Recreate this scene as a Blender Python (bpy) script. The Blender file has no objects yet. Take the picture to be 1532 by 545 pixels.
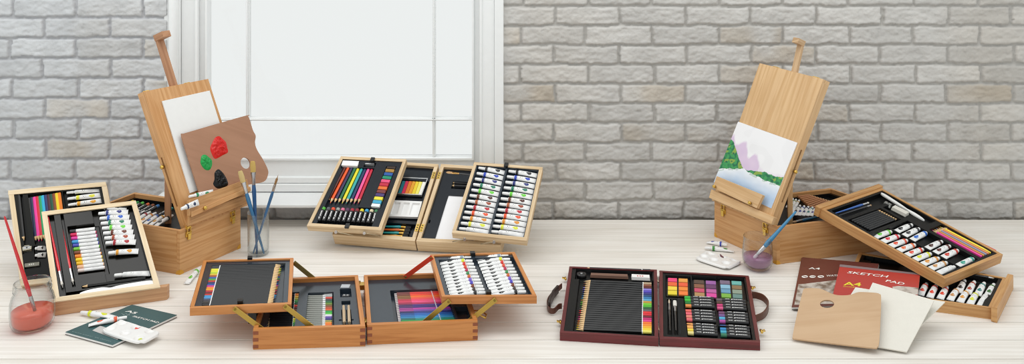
import bpy, math, random
import numpy as np
from mathutils import Vector, Matrix, noise
from mathutils.geometry import tessellate_polygon
random.seed(7)
SC = bpy.context.scene
COL = SC.collection
FPX, HY, CX = 1300.0, -150.0, 766.0      # focal length in px, horizon row, optical centre column
V = Vector

# ------------------------------------------------------------------ camera
cam = bpy.data.cameras.new('camera')
cam.sensor_width = 36.0
cam.lens = FPX / 1532 * 36
cam.shift_y = -(272.5 - HY) / 1532
cam.clip_start = 0.05
co = bpy.data.objects.new('camera', cam)
COL.objects.link(co)
co.location = (0, 0, 1)
co.rotation_euler = (math.pi / 2, 0, 0)
SC.camera = co

def ray(px, py):
    return V(((px - CX) / FPX, 1.0, -(py - HY) / FPX))
EYE = V((0, 0, 1))
def P(px, py, z=0.0):
    d = ray(px, py)
    return EYE + d * ((z - 1) / d.z)
def PY(px, py, Y):
    return EYE + ray(px, py) * Y

# ------------------------------------------------------------------ materials
def lin(c):
    c = c.lstrip('#')
    if len(c) == 3: c = ''.join(k * 2 for k in c)
    o = []
    for i in (0, 2, 4):
        v = int(c[i:i + 2], 16) / 255
        o.append(v / 12.92 if v <= .04045 else ((v + .055) / 1.055) ** 2.4)
    return (*o, 1)
MC = {}
def mat(c, rough=.5, metal=0.0, spec=.5, bump=0, coat=0):
    k = (c, rough, metal, spec, bump, coat)
    if k in MC: return MC[k]
    m = bpy.data.materials.new('surface'); m.use_nodes = True
    nt = m.node_tree; b = nt.nodes['Principled BSDF']
    b.inputs['Roughness'].default_value = rough
    b.inputs['Metallic'].default_value = metal
    b.inputs['Specular IOR Level'].default_value = spec
    b.inputs['Coat Weight'].default_value = coat
    # small procedural variation of the colour
    tc = nt.nodes.new('ShaderNodeTexCoord'); n = nt.nodes.new('ShaderNodeTexNoise')
    n.inputs['Scale'].default_value = 60
    mx = nt.nodes.new('ShaderNodeMix'); mx.data_type = 'RGBA'
    L = lin(c)
    mx.inputs[6].default_value = (L[0] * .97, L[1] * .97, L[2] * .97, 1)
    mx.inputs[7].default_value = (min(1, L[0] * 1.02), min(1, L[1] * 1.02), min(1, L[2] * 1.02), 1)
    nt.links.new(tc.outputs['Object'], n.inputs['Vector'])
    nt.links.new(n.outputs['Fac'], mx.inputs[0])
    nt.links.new(mx.outputs[2], b.inputs['Base Color'])
    if bump:
        bp = nt.nodes.new('ShaderNodeBump'); bp.inputs['Strength'].default_value = bump
        bp.inputs['Distance'].default_value = .002
        n2 = nt.nodes.new('ShaderNodeTexNoise'); n2.inputs['Scale'].default_value = 400
        nt.links.new(tc.outputs['Object'], n2.inputs['Vector'])
        nt.links.new(n2.outputs['Fac'], bp.inputs['Height'])
        nt.links.new(bp.outputs['Normal'], b.inputs['Normal'])
    MC[k] = m
    return m

def wood(c1, c2, rough=.5, sx=6, sy=130, coat=.0, name='wood'):
    k = ('wood', c1, c2, rough, sx, sy)
    if k in MC: return MC[k]
    m = bpy.data.materials.new(name); m.use_nodes = True
    nt = m.node_tree; b = nt.nodes['Principled BSDF']
    b.inputs['Roughness'].default_value = rough
    b.inputs['Coat Weight'].default_value = coat
    uv = nt.nodes.new('ShaderNodeUVMap'); mp = nt.nodes.new('ShaderNodeMapping')
    mp.inputs['Scale'].default_value = (sx, sy, 1)
    n = nt.nodes.new('ShaderNodeTexNoise'); n.inputs['Scale'].default_value = 1.0
    n.inputs['Detail'].default_value = 5; n.inputs['Distortion'].default_value = .6
    r = nt.nodes.new('ShaderNodeValToRGB')
    r.color_ramp.elements[0].position = .36; r.color_ramp.elements[0].color = lin(c2)
    r.color_ramp.elements[1].position = .6; r.color_ramp.elements[1].color = lin(c1)
    mp2 = nt.nodes.new('ShaderNodeMapping'); mp2.inputs['Scale'].default_value = (sx * 1.5, sy / 9, 1)
    n2 = nt.nodes.new('ShaderNodeTexNoise'); n2.inputs['Scale'].default_value = 1
    mx = nt.nodes.new('ShaderNodeMix'); mx.data_type = 'RGBA'; mx.blend_type = 'MULTIPLY'
    mx.inputs[0].default_value = .5
    r2 = nt.nodes.new('ShaderNodeValToRGB')
    r2.color_ramp.elements[0].position = .3; r2.color_ramp.elements[0].color = (.84, .80, .76, 1)
    r2.color_ramp.elements[1].position = .65; r2.color_ramp.elements[1].color = (1, 1, 1, 1)
    for a, bb in ((uv.outputs[0], mp.inputs[0]), (mp.outputs[0], n.inputs[0]), (n.outputs[0], r.inputs[0]),
                  (uv.outputs[0], mp2.inputs[0]), (mp2.outputs[0], n2.inputs[0]), (n2.outputs[0], r2.inputs[0]),
                  (r.outputs[0], mx.inputs[6]), (r2.outputs[0], mx.inputs[7]), (mx.outputs[2], b.inputs['Base Color'])):
        nt.links.new(a, bb)
    MC[k] = m
    return m

PINE = wood('#dcc4a0', '#caad84', .5, name='pale_pine')
BEECH = wood('#cd8a4c', '#ba763a', .42, name='orange_beech')
BEECH_IN = wood('#c98a62', '#b87850', .5, name='beech_inside')
EASEL = wood('#d4a470', '#c28c54', .45, name='easel_beech')
EASEL_IN = wood('#d59a78', '#c68866', .5, name='easel_inside')
OAK = wood('#cfa068', '#b98650', .45, name='right_tray_wood')
LIGHT = wood('#e9d6b6', '#dcc49c', .5, name='pale_frame_wood')
LEDGE = wood('#cfa37a', '#b98a62', .5, name='ledge_wood')
MAST = wood('#b98a66', '#a2714e', .5, name='mast_wood')
PALW = wood('#ad8064', '#a67a5e', .45, 5, 60, name='palette_plywood')
PALW2 = wood('#caa985', '#c4a17c', .5, 5, 60, name='palette_plywood_pale')
REDW = wood('#6c2226', '#561a1a', .3, name='mahogany_red')
ENDG = mat('#8a4a2c', .5)
BLACK = mat('#0c0c0c', .35)
INS_B = mat('#0c0d0e', .34, 0, .22)
INS_OL = mat('#0f0e09', .22, 0, .35)
INS_G = mat('#27313b', .22, 0, .6)  # bluish sky reflection put into the plastic's base colour
INS_BL = mat('#121820', .24, 0, .4)  # dark plastic, navy cast of reflected sky put into the colour
BRASS = mat('#dcb65c', .25, .85)
GOLDP = mat('#b99a48', .4, .6)
STEEL = mat('#c8c8c8', .25, .9)
WHITE = mat('#ebebea', .45)
OFFW = mat('#e4dfd5', .6)
WOODTIP = mat('#e0bd8c', .6)
INK = mat('#666666', .6)
DINK = mat('#30302e', .6)

def glassmat(tint=(1, 1, 1, 1), name='thin_glass', extra=0.0):
    m = bpy.data.materials.new(name); m.use_nodes = True
    nt = m.node_tree; nt.nodes.clear()
    o = nt.nodes.new('ShaderNodeOutputMaterial'); mx = nt.nodes.new('ShaderNodeMixShader')
    t = nt.nodes.new('ShaderNodeBsdfTransparent'); t.inputs[0].default_value = tint
    g = nt.nodes.new('ShaderNodeBsdfGlossy'); g.inputs['Roughness'].default_value = .03
    lw = nt.nodes.new('ShaderNodeLayerWeight'); lw.inputs[0].default_value = .5
    pw = nt.nodes.new('ShaderNodeMath'); pw.operation = 'POWER'; pw.inputs[1].default_value = 3
    ma = nt.nodes.new('ShaderNodeMath'); ma.operation = 'MULTIPLY_ADD'; ma.inputs[1].default_value = .8 + extra; ma.inputs[2].default_value = .03 if extra >= 0 else .008
    nt.links.new(lw.outputs['Facing'], pw.inputs[0]); nt.links.new(pw.outputs[0], ma.inputs[0])
    nt.links.new(ma.outputs[0], mx.inputs[0])
    if extra >= 0:
        cm = nt.nodes.new('ShaderNodeMix'); cm.data_type = 'RGBA'; cm.inputs[6].default_value = tint; cm.inputs[7].default_value = (.45, .48, .48, 1)  # edge darkening of refraction put into the tint by facing
        p2 = nt.nodes.new('ShaderNodeMath'); p2.operation = 'POWER'; p2.inputs[1].default_value = 6
        nt.links.new(lw.outputs['Facing'], p2.inputs[0]); nt.links.new(p2.outputs[0], cm.inputs[0]); nt.links.new(cm.outputs[2], t.inputs[0])
    nt.links.new(t.outputs[0], mx.inputs[1]); nt.links.new(g.outputs[0], mx.inputs[2])
    nt.links.new(mx.outputs[0], o.inputs[0])
    return m
GLASS = glassmat((.975, .985, .985, 1))
PANE = glassmat((1, 1, 1, 1), 'window_glass', -.5)
def watermat(c, k=.55):
    m = bpy.data.materials.new('tinted_water'); m.use_nodes = True
    nt = m.node_tree; b = nt.nodes['Principled BSDF']
    b.inputs['Base Color'].default_value = lin(c); b.inputs['Roughness'].default_value = .06
    b.inputs['Transmission Weight'].default_value = 0
    o = nt.nodes['Material Output']; mx = nt.nodes.new('ShaderNodeMixShader'); mx.inputs[0].default_value = k
    t = nt.nodes.new('ShaderNodeBsdfTransparent'); t.inputs[0].default_value = lin(c)
    nt.links.new(t.outputs[0], mx.inputs[1]); nt.links.new(b.outputs[0], mx.inputs[2])
    nt.links.new(mx.outputs[0], o.inputs[0])
    return m

# ------------------------------------------------------------------ objects
def rel(o, parent):
    if parent is not None: o.parent = parent
def make(name, mesh, parent=None, loc=None):
    o = bpy.data.objects.new(name, mesh); COL.objects.link(o)
    if parent is not None: o.parent = parent
    if loc is not None: o.location = loc
    return o
LABELS = {}
def tag(o, label, cat, group=None):
    n = len(label.split())
    if n > 16 or n < 4: print('LABEL LENGTH', n, label)
    if label in LABELS and not (group and LABELS[label] == group): print('LABEL REPEATED', label)
    LABELS[label] = group
    o['label'] = label; o['category'] = cat
    if group: o['group'] = group
    return o
def empty(name, loc):
    o = bpy.data.objects.new(name, None); COL.objects.link(o); o.location = loc
    o.empty_display_size = .03
    return o
def worldloc(parent):
    v = V((0, 0, 0))
    while parent is not None:
        v = v + parent.location; parent = parent.parent
    return v

class MB:
    """collects faces in world space, links them as one mesh object"""
    def __init__(s): s.v = []; s.f = []; s.uv = []; s.m = []; s.mats = []; s.sm = []
    def mi(s, m):
        if m not in s.mats: s.mats.append(m)
        return s.mats.index(m)
    def face(s, pts, m, uvs=None, smooth=False):
        b = len(s.v); s.v += [V(p) for p in pts]; s.f.append(list(range(b, b + len(pts))))
        s.uv.append(uvs or [(p[0], p[1]) for p in pts]); s.m.append(s.mi(m)); s.sm.append(smooth)
    def hexa(s, c, m):
        """c = 8 corners: bottom 0-3 ccw, top 4-7"""
        b = len(s.v); c = [V(p) for p in c]; s.v += c
        F = [(3, 2, 1, 0), (4, 5, 6, 7), (0, 1, 5, 4), (1, 2, 6, 5), (2, 3, 7, 6), (3, 0, 4, 7)]
        ax = [(c[1] - c[0]), (c[3] - c[0]), (c[4] - c[0])]
        ln = [a.length for a in ax]; k = ln.index(max(ln)); X = ax[k].normalized()
        o1 = random.random() * 5; o2 = random.random() * 5
        if ax[0].cross(ax[1]).dot(ax[2]) < 0: F = [tuple(reversed(f)) for f in F]
        for f in F:
            n = (c[f[1]] - c[f[0]]).cross(c[f[2]] - c[f[1]])
            Y = n.cross(X)
            Y = Y.normalized() if Y.length > 1e-9 else V((0, 0, 1))
            s.f.append([b + i for i in f]); s.m.append(s.mi(m)); s.sm.append(False)
            s.uv.append([((c[i] - c[0]).dot(X) + o1, (c[i] - c[0]).dot(Y) + o2) for i in f])
    def box(s, x0, x1, y0, y1, z0, z1, m):
        s.hexa([(x0, y0, z0), (x1, y0, z0), (x1, y1, z0), (x0, y1, z0), (x0, y0, z1), (x1, y0, z1), (x1, y1, z1), (x0, y1, z1)], m)
    def fbox(s, F, u0, u1, v0, v1, w0, w1, m):
        s.hexa([F(u0, v0, w0), F(u1, v0, w0), F(u1, v1, w0), F(u0, v1, w0), F(u0, v0, w1), F(u1, v0, w1), F(u1, v1, w1), F(u0, v1, w1)], m)
    def tube(s, pts, r, m, n=8, cap=True):
        pts = [V(p) for p in pts]; rs = r if isinstance(r, (list, tuple)) else [r] * len(pts)
        b = len(s.v); up = V((0, 0, 1))
        for i, p in enumerate(pts):
            t = (pts[min(i + 1, len(pts) - 1)] - pts[max(i - 1, 0)]).normalized()
            a = t.cross(up) if abs(t.dot(up)) < .95 else t.cross(V((1, 0, 0)))
            a.normalize(); c = t.cross(a)
            for k in range(n):
                q = 2 * math.pi * k / n
                s.v.append(p + (a * math.cos(q) + c * math.sin(q)) * rs[i])
        for i in range(len(pts) - 1):
            for k in range(n):
                k2 = (k + 1) % n
                s.f.append([b + i * n + k, b + i * n + k2, b + (i + 1) * n + k2, b + (i + 1) * n + k])
                s.uv.append([(i, k / n * .05), (i, (k + 1) / n * .05), (i + 1, (k + 1) / n * .05), (i + 1, k / n * .05)])
                s.m.append(s.mi(m)); s.sm.append(True)
        if cap:
            for i, rev in ((0, True), (len(pts) - 1, False)):
                ids = [b + i * n + k for k in range(n)]
                if rev: ids.reverse()
                s.f.append(ids); s.uv.append([(0, 0)] * n); s.m.append(s.mi(m)); s.sm.append(False)
    def lathe(s, c, prof, m, n=40):
        """prof list of (r, z) about the vertical through c"""
        b = len(s.v); c = V(c)
        for r, z in prof:
            for k in range(n):
                q = 2 * math.pi * k / n
                s.v.append(c + V((r * math.cos(q), r * math.sin(q), z)))
        for i in range(len(prof) - 1):
            for k in range(n):
                k2 = (k + 1) % n
                s.f.append([b + i * n + k, b + i * n + k2, b + (i + 1) * n + k2, b + (i + 1) * n + k])
                s.uv.append([(0, 0)] * 4); s.m.append(s.mi(m)); s.sm.append(True)
    def slab(s, outer, holes, n, t, m):
        """flat polygon with holes, thickness t back along -n"""
        n = V(n).normalized(); loops = [[V(p) for p in outer]] + [[V(p) for p in h] for h in holes]
        tri = tessellate_polygon(loops); flat = [p for l in loops for p in l]
        X = (flat[1] - flat[0]).normalized(); 
        e = [(flat[i] - flat[0]) for i in range(len(flat))]
        X = V((1, 0, 0)) - n * n.x; X.normalize(); Y = n.cross(X)
        b = len(s.v); s.v += flat; s.v += [p - n * t for p in flat]; N = len(flat)
        uvf = lambda i: (flat[i % N].dot(X), flat[i % N].dot(Y))
        for a, c, d in tri:
            if (flat[c] - flat[a]).cross(flat[d] - flat[a]).dot(n) < 0: c, d = d, c
            s.f.append([b + a, b + c, b + d]); s.uv.append([uvf(a), uvf(c), uvf(d)]); s.m.append(s.mi(m)); s.sm.append(False)
            s.f.append([b + N + a, b + N + d, b + N + c]); s.uv.append([uvf(a), uvf(d), uvf(c)]); s.m.append(s.mi(m)); s.sm.append(False)
        o = 0
        for l in loops:
            k = len(l)
            for i in range(k):
                j = (i + 1) % k
                s.f.append([b + o + i, b + N + o + i, b + N + o + j, b + o + j])
                s.uv.append([uvf(o + i), uvf(o + i), uvf(o + j), uvf(o + j)]); s.m.append(s.mi(m)); s.sm.append(False)
            o += k
    def ribbon(s, pts, wid, th, m):
        """strip along pts, wid = vector across, th thickness"""
        pts = [V(p) for p in pts]; wid = V(wid)
        for i in range(len(pts) - 1):
            t0 = (pts[i + 1] - pts[i]).cross(wid).normalized() * th
            t1 = ((pts[min(i + 2, len(pts) - 1)] - pts[i + 1]) if i + 2 < len(pts) else (pts[i + 1] - pts[i])).cross(wid).normalized() * th
            a, c = pts[i], pts[i + 1]
            s.hexa([a, c, c + t1, a + t0, a + wid, c + wid, c + t1 + wid, a + t0 + wid], m)
    def build(s, name, parent=None, bevel=0, org=None):
        if parent is None and org is None:
            lo = [min(v[i] for v in s.v) for i in range(3)]; hi = [max(v[i] for v in s.v) for i in range(3)]
            org = V(((lo[0] + hi[0]) / 2, (lo[1] + hi[1]) / 2, lo[2]))
        base = worldloc(parent) if parent is not None else V((0, 0, 0))
        if org is None: org = base
        me = bpy.data.meshes.new(name)
        me.from_pydata([tuple(v - org) for v in s.v], [], s.f)
        for m in s.mats: me.materials.append(m)
        ul = me.uv_layers.new(name='UVMap'); k = 0
        flat = [c for f in s.uv for uv in f for c in uv]
        ul.data.foreach_set('uv', flat)
        me.polygons.foreach_set('material_index', s.m)
        me.polygons.foreach_set('use_smooth', s.sm)
        me.update()
        o = make(name, me, parent, org - base)
        if bevel:
            bv = o.modifiers.new('bevel', 'BEVEL'); bv.width = bevel; bv.segments = 2; bv.limit_method = 'ANGLE'
            wl = o.modifiers.new('weld', 'WELD'); wl.merge_threshold = 1e-5
            o.modifiers.move(1, 0)
        return o

class Fr:
    """frame on a quad: A front-left, B front-right, C back-right, D back-left"""
    def __init__(s, A, B, C, D):
        s.A, s.B, s.C, s.D = map(V, (A, B, C, D))
        s.n = (s.C - s.A).cross(s.D - s.B).normalized()
        s.c = (s.A + s.B + s.C + s.D) / 4
        s.Lu = ((s.B - s.A).length + (s.C - s.D).length) / 2
        s.Lv = ((s.D - s.A).length + (s.C - s.B).length) / 2
    def __call__(s, u, v, w=0):
        return s.A * (1 - u) * (1 - v) + s.B * u * (1 - v) + s.C * u * v + s.D * (1 - u) * v + s.n * w
    def hit(s, px, py, w=0):
        d = ray(px, py); o = s.c + s.n * w
        return EYE + d * ((o - EYE).dot(s.n) / d.dot(s.n))
    def uv(s, px, py, w=0):
        p = s.hit(px, py, w) - s.n * w; u = v = .5
        for _ in range(12):
            r = s(u, v) - p
            du = (s.B - s.A) * (1 - v) + (s.C - s.D) * v; dv = (s.D - s.A) * (1 - u) + (s.C - s.B) * u
            a, b, c = du.dot(du), du.dot(dv), dv.dot(dv); e, f = du.dot(r), dv.dot(r); dt = a * c - b * b
            u -= (c * e - b * f) / dt; v -= (a * f - b * e) / dt
        return u, v
    def off(s, w):
        return Fr(s.A + s.n * w, s.B + s.n * w, s.C + s.n * w, s.D + s.n * w)

def spl(pts, n=6, closed=True):
    out = []; N = len(pts)
    for i in range(N if closed else N - 1):
        g = lambda k: pts[k % N] if closed else pts[max(0, min(N - 1, k))]
        p0, p1, p2, p3 = g(i - 1), g(i), g(i + 1), g(i + 2)
        for j in range(n):
            t = j / n
            out.append(tuple(.5 * (2 * p1[a] + (p2[a] - p0[a]) * t + (2 * p0[a] - 5 * p1[a] + 4 * p2[a] - p3[a]) * t * t + (3 * p1[a] - p0[a] - 3 * p2[a] + p3[a]) * t ** 3) for a in range(len(p1))))
    if not closed: out.append(pts[-1])
    return out

# text as flat mesh
TXT = {}
def textpoly(sx, bold=0):
    if (sx, bold) in TXT: return TXT[(sx, bold)]
    c = bpy.data.curves.new('lettering', 'FONT'); c.body = sx; c.size = 1; c.offset = bold; c.resolution_u = 2
    o = bpy.data.objects.new('lettering', c); COL.objects.link(o)
    bpy.context.view_layer.update()
    dg = bpy.context.evaluated_depsgraph_get()
    me = bpy.data.meshes.new_from_object(o.evaluated_get(dg))
    vs = [tuple(v.co) for v in me.vertices]; fs = [tuple(p.vertices) for p in me.polygons]
    bpy.data.objects.remove(o); bpy.data.curves.remove(c); bpy.data.meshes.remove(me)
    x0 = min(v[0] for v in vs); x1 = max(v[0] for v in vs); y1 = max(v[1] for v in vs)
    r = ([((v[0] - x0) / (x1 - x0), max(-.4, v[1] / y1)) for v in vs], fs)
    TXT[(sx, bold)] = r
    return r
def letter(F, txt, a, b, h, m, parent, w=.0006, shear=0, bold=.02, name='lettering', label=None):
    vs, fs = textpoly(txt, bold)
    A = F.hit(*a, w); B = F.hit(*b, w)
    up = ((F.D - F.A) + (F.C - F.B)).normalized() * h; X = (B - A)
    mb = MB()
    pts = [A + X * x + up * y + X.normalized() * (shear * h * y) for x, y in vs]
    for f in fs:
        q = [pts[i] for i in f]
        nn = (q[1] - q[0]).cross(q[2] - q[1])
        if nn.dot(F.n) < 0: q.reverse()
        mb.face(q, m)
    o = mb.build(name, parent)
    if label: o['label'] = label
    return o

# ------------------------------------------------------------------ small item prototypes (unit length along x)
IC = {}
def sect(secs, n, m, mb, ends=(True, True), smooth=True):
    """secs: (x, ry, rz, zc)"""
    b = len(mb.v)
    for x, ry, rz, zc in secs:
        for k in range(n):
            q = 2 * math.pi * (k + .5) / n
            mb.v.append(V((x, ry * math.cos(q), zc + rz * math.sin(q))))
    for i in range(len(secs) - 1):
        for k in range(n):
            k2 = (k + 1) % n
            mb.f.append([b + i * n + k, b + (i + 1) * n + k, b + (i + 1) * n + k2, b + i * n + k2]); mb.f[-1].reverse()
            mb.uv.append([(0, 0)] * 4); mb.m.append(mb.mi(m)); mb.sm.append(smooth)
    if ends[0]:
        mb.f.append([b + k for k in range(n)]); mb.f[-1].reverse(); mb.uv.append([(0, 0)] * n); mb.m.append(mb.mi(m)); mb.sm.append(False)
    if ends[1]:
        i = len(secs) - 1
        mb.f.append([b + i * n + k for k in range(n)]); mb.uv.append([(0, 0)] * n); mb.m.append(mb.mi(m)); mb.sm.append(False)
def mesh_of(mb, name):
    me = bpy.data.meshes.new(name); me.from_pydata([tuple(v) for v in mb.v], [], mb.f)
    for m in mb.mats: me.materials.append(m)
    me.polygons.foreach_set('material_index', mb.m); me.polygons.foreach_set('use_smooth', mb.sm)
    me.uv_layers.new(name='UVMap'); me.update()
    return me
def cyl(x0, x1, r, m, n=12, zc=.5, name='x', r2=None, smooth=True):
    mb = MB(); sect([(x0, r, r, zc), (x1, r2 if r2 is not None else r, r2 if r2 is not None else r, zc)], n, m, mb, smooth=smooth)
    return mesh_of(mb, name)

def proto(kind, *c):
    k = (kind,) + c
    if k in IC: return IC[k]
    R = []
    if kind == 'tube':           # x=0 tail, x=1 cap;  c = colour, drop colour, body fraction variant
        mb = MB(); zc = .40
        prof = [(0, .5, .05, .2), (.03, .5, .05, .2), (.05, .495, .08, .22), (.2, .47, .2, .3), (.4, .45, .31, .36), (.6, .42, .38, zc), (.735, .4, .4, zc), (.76, .36, .36, zc), (.785, .2, .2, zc), (.80, .18, .18, zc)]
        sect(prof, 16, WHITE, mb)
        def top(x, y):
            for a, b in zip(prof, prof[1:]):
                if a[0] <= x <= b[0]:
                    t = (x - a[0]) / (b[0] - a[0] + 1e-9); ry = a[1] + (b[1] - a[1]) * t; rz = a[2] + (b[2] - a[2]) * t; zz = a[3] + (b[3] - a[3]) * t
                    return zz + rz * math.sqrt(max(0, 1 - (y / ry) ** 2)) + .012
            return .5
        for xx, ya, yb in ((.47, -.2, .12), (.50, -.22, .2), (.53, -.15, .1), (.56, -.24, .22)):
            mb.face([(xx, ya, top(xx, ya)), (xx + .012, ya, top(xx + .012, ya)), (xx + .012, yb, top(xx + .012, yb)), (xx, yb, top(xx, yb))], INK)
        # crimped end folds
        mb.face([(.035, -.49, .262), (.042, -.49, .262), (.042, .49, .262), (.035, .49, .262)], INK)
        R.append(('body', mesh_of(mb, 'paint_tube')))
        mc = mat(c[0], .4)
        b2 = MB(); n = 18; b = 0
        for i in range(n):       # coloured band with a jagged edge
            for (x, kk) in ((.742, 0), (.635 if i % 2 else .675, 1)):
                q = 2 * math.pi * i / n; rr = .412
                b2.v.append(V((x, rr * math.cos(q), zc + rr * math.sin(q))))
        for i in range(n):
            j = (i + 1) % n
            b2.f.append([2 * i, 2 * i + 1, 2 * j + 1, 2 * j][::-1]); b2.uv.append([(0, 0)] * 4); b2.m.append(b2.mi(mc)); b2.sm.append(True)
        R.append(('colour_band', mesh_of(b2, 'colour_band')))
        b3 = MB(); md = mat(c[1] if len(c) > 1 else c[0], .4); pts = []
        for i in range(14):
            q = 2 * math.pi * i / 14; rr = .17
            x = .29 + (.075 * math.cos(q) if math.cos(q) < 0 else .10 * math.cos(q)); y = .29 * math.sin(q) * (1 if math.cos(q) < .3 else .6)
            pts.append((x, y, top(x, y)))
        cpt = (.29, 0, top(.29, 0))
        for i in range(14):
            b3.face([cpt, pts[i], pts[(i + 1) % 14]], md)
        R.append(('colour_drop', mesh_of(b3, 'colour_drop')))
        b4 = MB(); sect([(.79, .25, .25, zc), (.80, .29, .29, zc), (.98, .25, .25, zc), (1, .22, .22, zc)], 14, WHITE, b4)
        R.append(('cap', mesh_of(b4, 'cap')))
    elif kind == 'pencil':       # sharpened at x=1; c = barrel, lead
        mb = MB(); sect([(0, .5, .5, .5), (.885, .5, .5, .5)], 6, mat(c[0], .35), mb, smooth=False)
        R.append(('body', mesh_of(mb, 'pencil')))
        R.append(('wood_point', cyl(.885, .965, .49, WOODTIP, 10, name='wood_point', r2=.16)))
        R.append(('lead', cyl(.965, 1.0, .16, mat(c[1], .5), 8, name='lead', r2=.04)))
    elif kind == 'dpencil':      # black barrel, white ring, coloured dipped end at x=0; c = colour, barrel
        mb = MB(); sect([(.13, .5, .5, .5), (.9, .5, .5, .5)], 6, mat(c[1], .32, 0, .35), mb, smooth=False)
        R.append(('body', mesh_of(mb, 'pencil')))
        R.append(('dipped_end', cyl(0, .118, .5, mat(c[0], .35), 8, name='dipped_end')))
        R.append(('ring', cyl(.118, .13, .53, WHITE, 8, name='ring')))
        R.append(('wood_point', cyl(.9, .97, .48, WOODTIP, 8, name='wood_point', r2=.18)))
        R.append(('lead', cyl(.97, 1.0, .18, mat(c[0], .5), 8, name='lead', r2=.04)))
    elif kind == 'gpencil':      # grey barrel with silver collar and coloured plug at x=1
        mb = MB(); sect([(0, .12, .12, .5), (.05, .42, .42, .5), (.7, .5, .5, .5)], 10, mat(c[1], .3, .3), mb)
        R.append(('body', mesh_of(mb, 'pen')))
        R.append(('collar', cyl(.66, .76, .52, STEEL, 10, name='collar')))
        R.append(('coloured_cap', cyl(.76, 1, .52, mat(c[0], .4), 10, name='coloured_cap')))
    elif kind == 'pastel':       # x=1 coloured end, black paper sleeve
        R.append(('body', cyl(0, .8, .5, mat('#1c1c1e', .4), 14, name='oil_pastel')))
        R.append(('pastel_tip', cyl(.79, 1, .46, mat(c[0], .7), 14, name='pastel_tip', r2=.42)))
        vs, fs = textpoly('oil pastel', .03)
        b = MB(); mm = mat('#e8e8e8', .5)
        for f in fs:
            q = []
            for i in f:
                x = .1 + vs[i][0] * .6; a = (vs[i][1] - .4) * .7
                q.append(V((x if not (len(c) > 1 and c[1]) else .8 - x, .52 * math.sin(a) * (-1 if (len(c) > 1 and c[1]) else 1), .5 + .52 * math.cos(a))))
            if (q[1] - q[0]).cross(q[2] - q[1]).z < 0: q.reverse()
            b.face(q, mm)
        R.append(('lettering', mesh_of(b, 'lettering')))
    elif kind == 'marker':       # white barrel, coloured cap at x=0
        R.append(('body', cyl(.22, .97, .5, WHITE, 14, name='marker_pen')))
        R.append(('pen_cap', cyl(0, .24, .53, mat(c[0], .4), 14, name='pen_cap')))
        R.append(('end_plug', cyl(.965, 1, .42, mat(c[0], .4), 12, name='end_plug')))
        b = MB()
        for j in range(5):
            x = .5 + j * .05
            b.face([(x, -.14, .985), (x + .02, -.14, .985), (x + .07, .2, .97), (x + .05, .2, .97)], DINK)
        R.append(('lettering', mesh_of(b, 'lettering')))
    elif kind == 'felt':         # x=0 end with dark cap
        R.append(('body', cyl(.3, .97, .5, mat(c[0], .3), 10, name='felt_tip_pen')))
        R.append(('pen_cap', cyl(.05, .3, .52, mat(c[1], .35), 10, name='pen_cap')))
        R.append(('nib_end', cyl(0, .05, .3, mat('#c8c0c0', .4), 8, name='nib_end')))
        R.append(('collar', cyl(.72, .735, .53, mat('#d8d8e0', .4), 10, name='collar')))
        R.append(('end_plug', cyl(.97, 1, .4, BLACK, 10, name='end_plug')))
    elif kind == 'brush':        # bristles at x=1; c = handle, ferrule, bristle, flat, ferrule start, bristle start
        fs, bs = (c[4], c[5]) if len(c) > 5 else (.74, .88)
        fl = c[3]
        mb = MB(); sect([(0, .12, .12, .5), (.02, .22, .22, .5), (.45, .36, .36, .5), (fs - .08, .48, .48, .5), (fs, .36, .36, .5)], 12, mat(c[0], .25, coat=.4), mb)
        R.append(('body', mesh_of(mb, 'paintbrush')))
        b = MB(); sect([(fs - .01, .40, .40, .5), ((fs + bs) / 2, .42, .38, .5), (bs, .62 if fl else .36, .2 if fl else .36, .5)], 12, mat(c[1], .22, .9), b)
        R.append(('ferrule', mesh_of(b, 'ferrule')))
        b = MB()
        if fl: sect([(bs - .003, .58, .17, .5), ((bs + 1) / 2, .64, .2, .5), (.985, .55, .12, .5), (1, .42, .06, .5)], 12, mat(c[2], .7, bump=.4), b)
        else: sect([(bs - .003, .32, .32, .5), ((bs + 1) / 2, .36, .36, .5), (.96, .12, .12, .5), (1, .02, .02, .5)], 12, mat(c[2], .7, bump=.4), b)
        R.append(('bristles', mesh_of(b, 'bristles')))
    elif kind == 'block':
        mb = MB(); e = .08
        mb.hexa([(0, -.5, 0), (1, -.5, 0), (1, .5, 0), (0, .5, 0), (.02, -.44, .6), (.98, -.44, .6), (.98, .44, .6), (.02, .44, .6)], mat(c[0], .7))
        R.append(('body', mesh_of(mb, 'block')))
    elif kind == 'eraser':
        mb = MB()
        mb.hexa([(0, -.5, 0), (1, -.5, 0), (1, .5, 0), (0, .5, 0), (.02, -.46, .5), (.98, -.46, .5), (.98, .46, .5), (.02, .46, .5)], mat(c[0], .6))
        if len(c) > 1:
            for j in range(3): mb.face([(.3 + .13 * j, -.2, .503), (.38 + .13 * j, -.2, .503), (.38 + .13 * j, .1, .503), (.3 + .13 * j, .1, .503)], mat(c[1], .6))
        R.append(('body', mesh_of(mb, 'eraser')))
    elif kind == 'sharpener':    # wedge body with one or two holes and blade
        mb = MB(); mm = mat(c[0], .3, c[1])
        mb.hexa([(0, -.5, 0), (1, -.5, 0), (1, .5, 0), (0, .5, 0), (0.04, -.4, .55), (.96, -.3, .55), (.96, .3, .55), (0.04, .4, .55)], mm)
        R.append(('body', mesh_of(mb, 'sharpener')))
        b = MB(); b.hexa([(.15, -.22, .55), (.85, -.18, .55), (.85, .18, .55), (.15, .22, .55), (.15, -.22, .6), (.85, -.18, .6), (.85, .18, .6), (.15, .22, .6)], STEEL)
        R.append(('blade', mesh_of(b, 'blade')))
        b = MB(); sect([(.5, .09, .09, .6), (.5, .09, .09, .6)], 8, DINK, b)
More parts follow.
